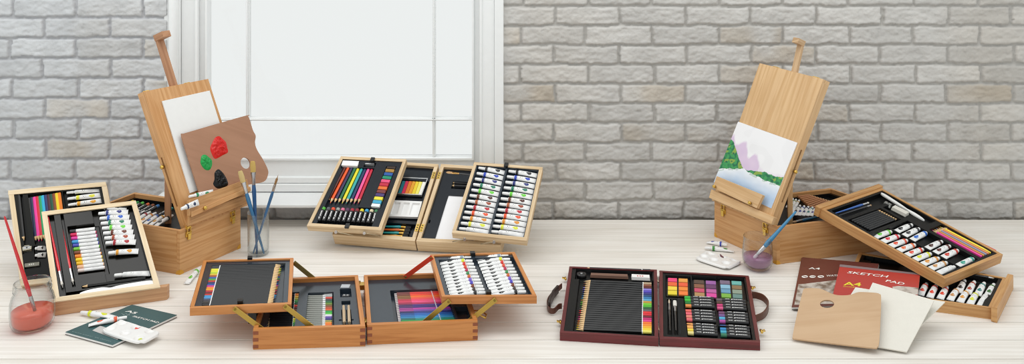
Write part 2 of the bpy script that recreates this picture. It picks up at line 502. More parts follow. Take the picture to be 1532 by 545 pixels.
        b = MB()
        b.tube([(.5, 0, .6), (.5, 0, .66)], .09, DINK, 10)
        R.append(('screw', mesh_of(b, 'screw')))
    elif kind == 'knife':        # plastic palette knife; blade tip at x=1
        mb = MB()
        out = spl([(0, 0), (.02, .3), (.1, .45), (.4, .4), (.52, .3), (.6, .2), (.72, .45), (.85, .5), (.95, .3), (1, 0), (.9, -.3), (.72, -.4), (.6, -.2), (.52, -.3), (.4, -.4), (.1, -.45), (.02, -.3)], 4)
        mb.slab([(x, y, .35) for x, y in out], [], (0, 0, 1), .33, mat(c[0], .35))
        R.append(('body', mesh_of(mb, 'palette_knife')))
    IC[k] = R
    return R

def put(name, kind, c, A, B, n, d, label, cat, group=None, parts=True, dz=None):
    """place an item from A to B lying with its back along n"""
    R = proto(kind, *c)
    A, B, n = V(A), V(B), V(n)
    X = B - A; L = X.length; X.normalize()
    Y = n.cross(X).normalized(); Z = X.cross(Y)
    M = Matrix.Translation(A) @ Matrix((X, Y, Z)).transposed().to_4x4() @ Matrix.Diagonal((L, d, dz or d, 1))
    r = make(name, R[0][1]); r.matrix_world = M
    tag(r, label, cat, group)
    if parts:
        for pn, me in R[1:]:
            make(pn, me, r)
    return r
ORD = ['first', 'second', 'third', 'fourth', 'fifth', 'sixth', 'seventh', 'eighth', 'ninth', 'tenth', 'eleventh', 'twelfth',
       'thirteenth', 'fourteenth', 'fifteenth', 'sixteenth', 'seventeenth', 'eighteenth', 'nineteenth', 'twentieth', 'twenty-first',
       'twenty-second', 'twenty-third', 'twenty-fourth', 'twenty-fifth', 'twenty-sixth', 'twenty-seventh', 'twenty-eighth']
def lerp(a, b, t): return tuple(x + (y - x) * t for x, y in zip(a, b))
def row(name, kind, F, wb, a0, b0, a1, b1, cols, d, fmt, cat, group=None, extra=(), start=0, hk=.45):
    """items between pixel lines; wb = w of the floor they lie on. fmt uses {c} colour word, {o} ordinal"""
    n = len(cols)
    for i, (cn, *cc) in enumerate(cols):
        t = i / (n - 1) if n > 1 else 0
        pa, pb = lerp(a0, a1, t), lerp(b0, b1, t)
        wm = wb + d * hk
        A = F.hit(*pa, wm) - F.n * (d * hk); B = F.hit(*pb, wm) - F.n * (d * hk)
        put(name, kind, tuple(cc) + tuple(extra), A, B, F.n, d, fmt.format(c=cn, o=ORD[start + i]), cat, group)

# ------------------------------------------------------------------ case halves and trays
def insert(F, parent, t, wtop, wells, m, name='insert'):
    """moulded plastic insert: a grid with sunk wells. wells: (u0,u1,v0,v1,depth)"""
    tu, tv = t / F.Lu, t / F.Lv
    us = {tu, 1 - tu}; vs = {tv, 1 - tv}
    e = .0018
    W = []
    for (u0, u1, v0, v1, dp) in wells:
        u0, u1 = sorted((u0, u1)); v0, v1 = sorted((v0, v1))
        u0 = max(u0, tu + .003); u1 = min(u1, 1 - tu - .003); v0 = max(v0, tv + .003); v1 = min(v1, 1 - tv - .003)
        W.append((u0, u1, v0, v1, dp)); us |= {u0, u1, u0 + e / F.Lu, u1 - e / F.Lu}; vs |= {v0, v1, v0 + e / F.Lv, v1 - e / F.Lv}
    us = sorted(us); vs = sorted(vs)
    def h(u, v):
        k = 0
        for (u0, u1, v0, v1, dp) in W:
            if u0 + 1e-7 < u < u1 - 1e-7 and v0 + 1e-7 < v < v1 - 1e-7: k = max(k, dp)
        return wtop - k
    mb = MB(); idx = {}
    for i, u in enumerate(us):
        for j, v in enumerate(vs):
            idx[i, j] = len(mb.v); mb.v.append(F(u, v, h(u, v)))
    for i in range(len(us) - 1):
        for j in range(len(vs) - 1):
            mb.f.append([idx[i, j], idx[i + 1, j], idx[i + 1, j + 1], idx[i, j + 1]]); mb.uv.append([(0, 0)] * 4); mb.m.append(mb.mi(m)); mb.sm.append(False)
    return mb.build(name, parent)
def well(F, p, q, dp, w=0):
    a = F.uv(*p, w); b = F.uv(*q, w)
    return (a[0], b[0], a[1], b[1], dp)
def tray(F, depth, t, parent, m, wells=(), mi=None, wtop=-.005, name='tray', mins=None, joints=None, base_m=None):
    """open wooden tray whose rim is F"""
    tu, tv = t / F.Lu, t / F.Lv; mb = MB()
    mb.fbox(F, 0, 1, 0, tv, -depth, 0, m); mb.fbox(F, 0, 1, 1 - tv, 1, -depth, 0, m)
    mb.fbox(F, 0, tu, tv, 1 - tv, -depth, 0, m); mb.fbox(F, 1 - tu, 1, tv, 1 - tv, -depth, 0, m)
    mb.fbox(F, tu, 1 - tu, tv, 1 - tv, -depth, -depth + .003, base_m or m)
    if joints:
        k = joints; sh = depth / (2 * k)
        for i in range(k):
            w1 = -sh * (2 * i + .6); w0 = w1 - sh
            for u0, u1 in ((0 - .0004 / F.Lu, .011 / F.Lu), (1 - .011 / F.Lu, 1 + .0004 / F.Lu)):
                mb.fbox(F, u0, u1, -.0005 / F.Lv, .002 / F.Lv, w0, w1, ENDG)
    o = mb.build(name, parent, bevel=.0008)
    if mins is not None:
        ins = insert(F, o, t, wtop, list(wells), mins)
    return o
def clasp_tab(F, px, parent, w=.002):
    u, v = F.uv(*px); mb = MB()
    mb.fbox(F, u - .006 / F.Lu, u + .006 / F.Lu, v - .008 / F.Lv, v + .006 / F.Lv, -.003, .004 + w, BLACK)
    return mb.build('clip_tab', parent, bevel=.0008)
def vface(A, B, h):
    """vertical face frame under the edge A-B, h below"""
    return Fr(V(A) - V((0, 0, h)), V(B) - V((0, 0, h)), V(B), V(A))
def latch(F, u, v, parent, s=1.0):
    mb = MB(); a, b = F.Lu, F.Lv
    q = lambda u0, u1, v0, v1, w0, w1: mb.fbox(F, u + u0 * s / a, u + u1 * s / a, v + v0 * s / b, v + v1 * s / b, w0, w1, BRASS)
    q(-.008, .008, -.014, -.002, .0002, .0022); q(-.008, .008, .004, .014, .0002, .0022)
    q(-.0055, -.0035, -.008, .010, .002, .0045); q(.0035, .0055, -.008, .010, .002, .0045)
    q(-.0055, .0055, .008, .0105, .002, .0045); q(-.004, .004, -.020, -.006, .0022, .006)
    mb.tube([F(u - .007 * s / a, v - .004 * s / b, .004), F(u + .007 * s / a, v - .004 * s / b, .004)], .002, BRASS)
    return mb.build('latch', parent, bevel=.0004)
def knob(p, n, parent, r=.006, name='knob'):
    mb = MB(); n = V(n)
    mb.tube([p, p + n * .004, p + n * .0045, p + n * .010, p + n * .012], [r * .45, r * .45, r, r, r * .6], BRASS, 14)
    return mb.build(name, parent)

# ================================================================== THE SETTING
WY = 2.75; WS = FPX / WY                 # wall face depth, px per metre there
wx = lambda px: (px - CX) / WS
wz = lambda py: 1 - (py - HY) / WS
def struct(o): o['kind'] = 'structure'; return o

def brick_wall():
    x0, x1, z0, z1, st = -2.0, 2.0, -.1, 1.15, .0038
    nx, nz = int((x1 - x0) / st) + 1, int((z1 - z0) / st) + 1
    xs = np.linspace(x0, x1, nx); zs = np.linspace(z0, z1, nz)
    X, Z = np.meshgrid(xs, zs)
    rng = np.random.RandomState(3)
    def vnoise(sc, seed, ax=1, az=1):
        r = np.random.RandomState(seed); g = r.rand(400, 1200)
        u = (X - x0) / sc * ax; v = (Z - z0) / sc * az
        i = np.floor(u).astype(int) % 1199; j = np.floor(v).astype(int) % 399
        fu = u - np.floor(u); fv = v - np.floor(v); fu = fu * fu * (3 - 2 * fu); fv = fv * fv * (3 - 2 * fv)
        i2 = (i + 1) % 1200; j2 = (j + 1) % 400
        return (g[j, i] * (1 - fu) + g[j, i2] * fu) * (1 - fv) + (g[j2, i] * (1 - fu) + g[j2, i2] * fu) * fv
    left = X < wx(500)
    pitch = np.where(left, .0640, .0616)
    ph = np.where(left, wz(26.4), wz(9.0))
    warpz = (vnoise(.05, 1) - .5) * .006 + (vnoise(.013, 2) - .5) * .0045
    r = (ph - Z + warpz) / pitch; k = np.floor(r).astype(int); fz = r - k
    off = np.where(left, wx(66), wx(927.5)) + np.where(k % 2 == 0, 0, .1035)
    jit = rng.rand(60, 60) * .016 - .008
    warpx = (vnoise(.05, 5) - .5) * .006 + (vnoise(.012, 6) - .5) * .004
    q = (X - off + warpx) / .207; kc = np.floor(q).astype(int)
    jl = jit[k % 60, kc % 60]; jr = jit[k % 60, (kc + 1) % 60]
    a = (q - kc) * .207 - jl; b = (1 - (q - kc)) * .207 + jr
    dz = np.minimum(fz, 1 - fz) * pitch
    d = np.minimum(np.minimum(a, b), dz)          # distance to the joint centre
    rad = .0055
    t = np.clip((d - .0035) / rad, 0, 1); hgt = .0065 * np.sqrt(1 - (1 - t) ** 2)
    onb = t > .25
    nz1 = vnoise(.022, 7, 1, 2.2); nz2 = vnoise(.008, 8, 1, 1.6); nz3 = vnoise(.0045, 9)
    tilt = rng.rand(60, 60)[k % 60, kc % 60]
    ridge = np.abs(vnoise(.03, 12, 1, 3) - .5) * 2
    crack = np.clip(1 - ridge * 9, 0, 1) * (vnoise(.05, 13) > .5)
    hgt = hgt + onb * ((nz1 - .5) * .0032 + (nz2 - .5) * .0022 + (nz3 - .5) * .0014 + tilt * .0018 - crack * .0016) + (~onb) * (nz2 - .5) * .0022
    Y = WY + .004 - hgt
    # leave out the window opening
    ox0, ox1, oz0 = wx(250), wx(750), wz(300)
    ix = (xs[:-1] + xs[1:]) / 2; iz = (zs[:-1] + zs[1:]) / 2
    IX, IZ = np.meshgrid(ix, iz)
    keep = ~((IX > ox0) & (IX < ox1) & (IZ > oz0))
    J, I = np.nonzero(keep)
    b0 = J * nx + I
    quads = np.stack([b0, b0 + 1, b0 + nx + 1, b0 + nx], 1).astype(np.int32)
    me = bpy.data.meshes.new('wall_back')
    me.vertices.add(nx * nz); me.vertices.foreach_set('co', np.stack([X, Y, Z], 2).reshape(-1).astype(np.float32))
    me.loops.add(quads.size); me.loops.foreach_set('vertex_index', quads.reshape(-1))
    me.polygons.add(len(quads)); me.polygons.foreach_set('loop_start', np.arange(len(quads), dtype=np.int32) * 4)
    me.polygons.foreach_set('use_smooth', np.ones(len(quads), dtype=bool))
    me.update(calc_edges=True)
    att = me.color_attributes.new('tint', 'FLOAT_COLOR', 'POINT')
    cb = rng.rand(60, 60)[k % 60, kc % 60]
    warm = (rng.rand(60, 60)[(k * 7) % 60, kc % 60] > .86)
    lft = np.where(left, 1.0, 0.0)
    base = np.stack([np.where(left, .545, .535), np.where(left, .56, .522), np.where(left, .575, .50)], 2)  # left bricks and mortar cooler: cool window light put into the colour
    mort = np.stack([np.where(left, .43, .44), np.where(left, .435, .425), np.where(left, .45, .40)], 2)
    g = (.90 + .16 * cb + (vnoise(.04, 21) - .5) * .16)[..., None]
    c = base * g
    wm = (warm * .9 * np.clip(vnoise(.07, 22) * 1.6 - .25, 0, 1) + np.clip(vnoise(.35, 24) - .72, 0, 1) * 1.6)[..., None]
    c = c * (1 - wm * np.array([.10, .17, .26]))
    s = np.clip((t - .1) / .5, 0, 1)[..., None]
    c = mort * (.92 + .16 * nz1[..., None]) * (1 - s) + c * s
    rgba = np.concatenate([c, np.ones_like(c[..., :1])], 2)
    att.data.foreach_set('color', rgba.reshape(-1).astype(np.float32))
    m = bpy.data.materials.new('painted_brick'); m.use_nodes = True
    nt = m.node_tree; bs = nt.nodes['Principled BSDF']; bs.inputs['Roughness'].default_value = .62
    at = nt.nodes.new('ShaderNodeVertexColor'); at.layer_name = 'tint'
    tc = nt.nodes.new('ShaderNodeTexCoord'); n = nt.nodes.new('ShaderNodeTexNoise'); n.inputs['Scale'].default_value = 120; n.inputs['Detail'].default_value = 6
    bp = nt.nodes.new('ShaderNodeBump'); bp.inputs['Strength'].default_value = .5; bp.inputs['Distance'].default_value = .003
    nt.links.new(tc.outputs['Object'], n.inputs['Vector']); nt.links.new(n.outputs['Fac'], bp.inputs['Height'])
    nt.links.new(bp.outputs['Normal'], bs.inputs['Normal']); nt.links.new(at.outputs['Color'], bs.inputs['Base Color'])
    me.materials.append(m)
    o = make('wall_back', me); struct(o)
    return o
brick_wall()
mb = MB(); pm = mat('#b8b6b2', .8)
mb.box(-2.0, wx(250), WY + .02, WY + .12, -.75, 1.15, pm); mb.box(wx(750), 2.0, WY + .02, WY + .12, -.75, 1.15, pm)
mb.box(wx(250), wx(750), WY + .02, WY + .12, -.75, wz(300), pm)
struct(mb.build('wall_back'))
mb = MB(); mb.box(-2.2, 2.2, .3, WY + .12, -.80, -.75, wood('#b49a78', '#9c8260', .6, 3, 40, name='floor_boards')); struct(mb.build('floor'))

# window: casing, sash, muntins, panes, sill
wr = empty('window_1', (wx(500), WY, wz(300))); struct(wr)
WP = mat('#e9ebeb', .4); WP2 = mat('#e1e3e3', .45)
ztop, zbot = 1.15, wz(238)
def wbar(mb, pa, pb, za, zb, ya, yb, m=WP): mb.box(wx(pa), wx(pb), ya, yb, za, zb, m)
mb = MB(); yf = WY - .014; zs_ = wz(286)
wbar(mb, 245.5, 252.5, zs_, ztop, WY - .002, WY + .03, WP2)
mb.tube([(wx(261), WY - .006, zs_), (wx(261), WY - .006, ztop)], .0155, WP, 20)
wbar(mb, 253, 270, zs_, ztop, WY - .004, WY + .03)
wbar(mb, 270.3, 293, zs_, ztop, WY + .004, WY + .05, WP2); wbar(mb, 292, 296.5, zs_, ztop, WY - .004, WY + .05)
wbar(mb, 740, 753.5, zs_, ztop, yf, WY + .03); wbar(mb, 720.5, 740, zs_, ztop, yf + .006, WY + .05); wbar(mb, 717.5, 721.5, zs_, ztop, yf + .002, WY + .05)
wbar(mb, 296, 718, wz(286), wz(274.5), yf + .004, WY + .05)
mb.build('window_frame', wr, bevel=.0025)
mb = MB()
wbar(mb, 296.5, 306.5, wz(274), ztop, WY + .012, WY + .05, WP2); wbar(mb, 305.5, 308.5, zbot, ztop, WY + .006, WY + .05)
wbar(mb, 707, 717.5, wz(274), ztop, WY + .012, WY + .05, WP2); wbar(mb, 706, 709, zbot, ztop, WY + .006, WY + .05)
wbar(mb, 306, 709, wz(274), wz(265.5), WY - .002, WY + .05); wbar(mb, 306, 709, wz(266), wz(241), WY + .012, WY + .05); wbar(mb, 306, 709, wz(241.5), wz(238), WY + .006, WY + .05)
mb.build('sash', wr, bevel=.0018)
for pa, pb in ((364.5, 369.5), (646, 650.5)):
    mb = MB(); wbar(mb, pa, pb, zbot, ztop, WY + .022, WY + .045); wbar(mb, pa + 1.6, pb - 1.6, zbot, ztop, WY + .016, WY + .03)
    mb.build('muntin', wr, bevel=.001)
mb = MB(); wbar(mb, 308, 707, wz(183.5), wz(179), WY + .022, WY + .045); wbar(mb, 308, 707, wz(182), wz(180.6), WY + .016, WY + .03)
mb.build('muntin', wr, bevel=.001)
for pa, pb in ((308, 365), (369.5, 646), (650.5, 707)):
    for za, zb in ((zbot, wz(183.5)), (wz(179), ztop)):
        mb = MB(); wbar(mb, pa, pb, za, zb, WY + .032, WY + .036, PANE); mb.build('pane', wr)
zs = .0755
mb = MB(); sy = 2.632
mb.box(wx(243), wx(753), sy, WY + .05, zs - .0105, zs, WP)
mb.build('sill', wr, bevel=.003)

# table
TB = wood('#f0ece6', '#e5e0d8', .5, 2.4, 110, name='whitewashed_planks')
tb = empty('plank_table', (0, 2.1, 0))
tag(tb, 'long table of whitewashed planks carrying all the art sets', 'table')
EDGE = 2.714; PW = .0824
def tabletop():
    mb = MB()
    for k in range(16):
        y1 = EDGE - k * PW; y0 = y1 - PW + .0022
        mb.box(-1.9, 1.9, y0, y1, -.028, 0, TB)
    o = mb.build('tabletop', tb, bevel=.0009)
tabletop()
nt = TB.node_tree
# knots and long faint stains in the planks
kn = nt.nodes.new('ShaderNodeTexNoise'); kn.inputs['Scale'].default_value = 1.0; kn.inputs['Detail'].default_value = 2
mp = nt.nodes.new('ShaderNodeMapping'); mp.inputs['Scale'].default_value = (2.5, 16, 1)
uvn = nt.nodes.new('ShaderNodeUVMap'); rr = nt.nodes.new('ShaderNodeValToRGB')
rr.color_ramp.elements[0].position = .62; rr.color_ramp.elements[0].color = (1, 1, 1, 1)
rr.color_ramp.elements[1].position = .74; rr.color_ramp.elements[1].color = (.93, .92, .90, 1)
b_ = nt.nodes['Principled BSDF']; old = b_.inputs['Base Color'].links[0].from_socket
mm_ = nt.nodes.new('ShaderNodeMix'); mm_.data_type = 'RGBA'; mm_.blend_type = 'MULTIPLY'; mm_.inputs[0].default_value = 1
nt.links.new(uvn.outputs[0], mp.inputs[0]); nt.links.new(mp.outputs[0], kn.inputs['Vector']); nt.links.new(kn.outputs['Fac'], rr.inputs[0])
nt.links.new(old, mm_.inputs[6]); nt.links.new(rr.outputs[0], mm_.inputs[7]); nt.links.new(mm_.outputs[2], b_.inputs['Base Color'])
mb = MB(); mb.box(-1.895, 1.895, EDGE - 16 * PW + .01, EDGE - .003, -.024, -.0050, TB); mb.build('gap_filler', tb)  # slab added under the planks so the gaps do not go dark
mb = MB(); mb.box(-1.8, 1.8, EDGE - .06, EDGE - .03, -.12, -.028, TB); mb.box(-1.8, 1.8, 1.33, 1.36, -.12, -.028, TB); mb.build('apron', tb)
for sx in (-1.78, 1.71):
    for sy_ in (1.31, EDGE - .09):
        mb = MB(); mb.box(sx, sx + .07, sy_, sy_ + .07, -.75, -.028, TB); mb.build('leg', tb, bevel=.003)

# ================================================================== LEFT: two leaning trays
FT = Fr(P(81, 452, .035), P(240, 430, .035), P(203, 300, .185), P(62, 317, .185))
ft = empty('art_tray', (FT.A + FT.B) / 2 - V((0, 0, .035)))
tag(ft, 'pale wooden art tray at far left leaning in front, holding markers and red brushes', 'art tray')
fu = lambda p, w=0: FT.uv(*p, w)
tray(FT, .03, .0125, ft, LIGHT, [
    well(FT, (88, 445), (80, 318), .012), well(FT, (108, 429), (94, 316), .012),
    well(FT, (113, 411), (148, 332), .016), well(FT, (160, 424), (197, 306), .014),
    well(FT, (118, 441), (229, 411), .0), (.06, .95, .025, .085, .010), (.27, .93, .10, .135, .010)], mins=INS_OL, wtop=-.003)
# thick ledge along the bottom edge
A0, B0 = P(80, 473.4, 0), P(250, 449, 0)
mb = MB(); bk = V((.0, .016, 0)); h = V((0, 0, .034))
mb.hexa([A0, B0, B0 + bk, A0 + bk, A0 + h, B0 + h, B0 + bk + h, A0 + bk + h], LEDGE)
mb.build('ledge', ft, bevel=.0012)
G1 = 'front leaning tray at far left'
row('paint_tube', 'tube', FT, -.014, (189.5, 308.6), (145.4, 312.3), (203, 361), (157.8, 363.6),
    [('black', '#222222'), ('navy', '#28327a'), ('blue', '#2f62c8'), ('dark green', '#1f7a58'), ('light green', '#6fd23c'), ('brown', '#6a3420'), ('sienna', '#a84a2c'), ('crimson', '#a81e2c')],
    .0165, 'white tube with {c} drop, {o} from top, ' + G1, 'paint tube')
row('paint_tube', 'tube', FT, -.014, (207, 374.7), (162, 378.7), (208, 376), (162, 378.7), [('ochre', '#e09a28')], .0165,
    'white tube with ochre drop below the eight, ' + G1, 'paint tube')
row('paint_tube', 'tube', FT, -.014, (224.7, 408), (171, 412), (225, 409), (171, 413), [('white', '#dddddd')], .0155,
    'plain white paint tube, lowest tube in ' + G1, 'paint tube')
row('marker_pen', 'marker', FT, -.017, (104.5, 347), (143, 342.5), (116.6, 405.8), (157, 400.6),
    [('charcoal', '#3a3a3c'), ('crimson', '#d41f58'), ('hot pink', '#e0389a'), ('light blue', '#3f9ad0'), ('violet blue', '#4a4ab0'), ('green', '#78c238'), ('brown', '#7c4428'), ('orange', '#e88428'), ('yellow', '#f0cf20'), ('amber', '#e8b828'), ('peach', '#e8b894'), ('pale pink', '#e4d0c8')],
    .0088, 'marker pen with {c} cap, {o} from top, ' + G1, 'marker pen', group=None)
for i, (a, m_, b, w_) in enumerate((((71.2, 323), 0, (94, 432.6), 'left'), ((87.4, 321), 0, (110, 428), 'right'))):
    wb = -.011; A = FT.hit(*a, wb); B = FT.hit(*b, wb)
    put('paintbrush', 'brush', ('#d8202c', '#d8d8dc', '#e8e2d8', False, .80, .92), A, B, FT.n, .0085,
        w_ + ' one of two red paintbrushes lying in the front leaning tray', 'paintbrush', 'red brushes in the front leaning tray')
A = FT.hit(217.6, 417.8, -.010); B = FT.hit(119.7, 431, -.010)
put('pencil', 'pencil', ('#1a1a1a', '#222'), A, B, FT.n, .0075, 'black pencil above the white palette knife in front leaning tray', 'pencil')
A = FT.hit(230.7, 424.5, -.005); B = FT.hit(119.5, 440.5, -.005)
put('palette_knife', 'knife', ('#eeeeec',), A, B, FT.n, .018, 'white plastic palette knife along the bottom of front leaning tray', 'palette knife', dz=.012)

RTc = [P(31, 428, .012), None, P(158, 272, .215), P(12, 285, .215)]
RTc[1] = RTc[0] + (RTc[2] - RTc[3])
RT = Fr(*RTc)
rt = empty('art_tray', (RT.A + RT.B) / 2 - V((0, 0, .012)))
tag(rt, 'pale wooden art tray standing steeply behind the other at far left', 'art tray')
tray(RT, .03, .0125, rt, LIGHT, [
    well(RT, (36, 368), (33, 288), .012), well(RT, (52, 366), (92, 286), .012), well(RT, (102, 340), (148, 281), .014),
    well(RT, (34, 380), (48, 367), .01), well(RT, (52, 388), (68, 366), .01), well(RT, (37, 403), (60, 391), .01)], mins=INS_OL, wtop=-.003)
G2 = 'tray standing behind at far left'
A = RT.hit(28.3, 293, -.01); B = RT.hit(36, 364, -.01)
put('pencil', 'pencil', ('#1a1a1a', '#222'), A, B, RT.n, .0085, 'black graphite pencil alone in the left slot of the rear leaning tray', 'pencil')
row('colouring_pencil', 'pencil', RT, -.013, (43, 297), (49.8, 363), (88.6, 289), (97, 355),
    [('black', '#1c1c1c', '#111'), ('navy', '#20284c', '#20284c'), ('hot pink', '#f03aa0', '#f03aa0'), ('red', '#d82038', '#d82038'), ('green', '#1ea062', '#1ea062'), ('cyan', '#2ab4dc', '#2ab4dc'), ('dark blue', '#22326a', '#22326a'), ('maroon', '#4a1c2c', '#4a1c2c'), ('dark green', '#14523c', '#14523c'), ('brown', '#8a4420', '#8a4420'), ('yellow', '#f2d820', '#f2d820'), ('orange', '#f08420', '#f08420')],
    .0095, '{c} colouring pencil, {o} from left in the ' + G2, 'pencil')
row('paint_tube', 'tube', RT, -.014, (151, 283), (99.7, 288.5), (155, 299.5), (102, 307),
    [('white', '#dcdcdc'), ('yellow', '#e6e23a'), ('ochre', '#e8a628')], .0145, 'white paint tube with {c} drop, {o} from top, ' + G2, 'paint tube')
A = RT.hit(33.4, 373, -.012); B = RT.hit(48.5, 371, -.012)
put('sharpener', 'sharpener', ('#c8c0a8', .6), A, B, RT.n, .017, 'metal two-hole pencil sharpener in the rear tray at far left', 'sharpener', dz=.014)
for j, (y, w_) in enumerate(((373, 'upper'), (383.5, 'lower'))):
    A = RT.hit(53, y, -.012); B = RT.hit(69, y - 1.5, -.012)
    put('paint_tube', 'tube', ('#dddddd', '#222'), B, A, RT.n, .014, w_ + ' of two white tubes beside the sharpener in rear left tray', 'paint tube')
A = RT.hit(37, 398, -.012); B = RT.hit(60, 395, -.012)
put('eraser', 'eraser', ('#8c8c80', '#d8d8d0'), A, B, RT.n, .012, 'small grey eraser block below the sharpener in rear left tray', 'eraser', dz=.016)

# ---- jar with coral water and red brush
def jarobj(name, c, prof_out, prof_in, water_prof, wcol, label, cat, hz=None, wk=.55):
    mb = MB(); mb.lathe(c, prof_out + prof_in[::-1], GLASS, 48); r = mb.build(name, None, org=V(c))
    tag(r, label, cat)
    if water_prof:
        mb = MB(); mb.lathe(c, water_prof, watermat(wcol, wk), 48); mb.build('water', r)
    return r
cj = P(48.5, 489, 0)
out = [(.0, .0005), (.034, .0005), (.042, .004), (.047, .014), (.048, .035), (.0475, .060), (.044, .074), (.0395, .082), (.0385, .086), (.0415, .088), (.0415, .091), (.039, .093), (.0405, .096), (.0405, .099), (.039, .101), (.0395, .105)]
inn = [(.0, .006), (.033, .006), (.040, .009), (.0445, .017), (.0455, .035), (.045, .060), (.0415, .073), (.037, .082), (.036, .09), (.0365, .1045)]
jarobj('glass_jar', cj, out, inn, [(0, .0065), (.0325, .0065), (.0395, .0095), (.044, .017), (.045, .035), (.0448, .040), (0, .040)], '#f58a70',
       'round glass jar of coral water beside the leaning trays', 'jar', wk=.55)
A = PY(8.5, 322, 1.985); B = PY(55, 466, 2.035)
put('paintbrush', 'brush', ('#cf2630', '#b8b8ba', '#9a6a5a', False, .83, .95), A, B, V((0, -1, 0)), .0105,
    'red paintbrush standing in the jar of coral water', 'paintbrush')

# ---- green A5 sketch pad, tubes and palette lying in front
PADT = .006
def pad(name, q, zs4, t, m_cover, label, cat, pages=WHITE, back=None):
    c = [P(*q[i], zs4[i]) for i in range(4)]
    F = Fr(*c); r = empty(name, F.c - F.n * t); tag(r, label, cat)
    mb = MB(); mb.fbox(F, 0, 1, 0, 1, -.0008, 0, m_cover); cov = mb.build('cover', r, bevel=.0003)
    mb = MB(); mb.fbox(F, .004, .996, .004, .996, -t + .0008, -.0008, pages); mb.build('pages', r)
    mb = MB(); mb.fbox(F, 0, 1, 0, 1, -t, -t + .0008, back or mat('#6a625c', .7)); mb.build('back_board', r)
    return F, r, cov
TEAL = mat('#37595b', .4)
F5, r5, cov5 = pad('sketch_pad', [(97.4, 497), (168.4, 516.5), (265, 471.5), (197.5, 456)], [.007] * 4, .006, TEAL,
                   'dark green A5 sketch pad lying in front of the left trays', 'sketch pad')
CREAM = mat('#f2f0ea', .5)
letter(F5, 'A5', (187, 466.3), (202, 470), .0085, CREAM, cov5, bold=.02)
letter(F5, 'SKETCH PAD', (197.5, 474), (236, 484), .0062, CREAM, cov5, bold=.012)
letter(F5, 'white paper 30 sheets', (107, 496.3), (166, 511.5), .0022, mat('#9fb4b2', .5), cov5, bold=0)
mb = MB()
for k in range(7):
    a = F5.hit(182 + k * 2.1, 469 + (k % 3) * 1.6, .0006); b = F5.hit(186 + k * 1.2, 472.5 - (k % 2) * 2, .0006)
    mb.ribbon([a, b], F5.n * .0002, .0006, mat('#aab8b6', .6))
mb.build('drawing', cov5)
a, b, c_, d_ = F5.uv(138, 495, 0), F5.uv(176, 509, 0), F5.uv(186, 500, 0), F5.uv(150, 488, 0)
mb = MB(); mb.slab([F5(*p, .0006) for p in (a, b, c_, d_)], [], F5.n, .0004, mat('#c4c0bc', .6)); mb.build('picture', cov5)

def surf_item(name, kind, c, pa, pb, d, label, cat, z=0.0, z2=None, dz=None):
    z2 = z if z2 is None else z2
    A = P(*pa, z + d * .4); B = P(*pb, z2 + d * .4); A.z = z; B.z = z2
    return put(name, kind, c, A, B, V((0, 0, 1)), d, label, cat, dz=dz)
surf_item('paint_tube', 'tube', ('#d8dc2a',), (171, 473.2), (121.5, 468), .0165, 'white and yellow paint tube lying beside the green sketch pad', 'paint tube', .0068, .0005)
surf_item('paint_tube', 'tube', ('#e05a34',), (132.5, 485), (190, 475.3), .0155, 'white and orange paint tube lying on the green sketch pad', 'paint tube', .0075)

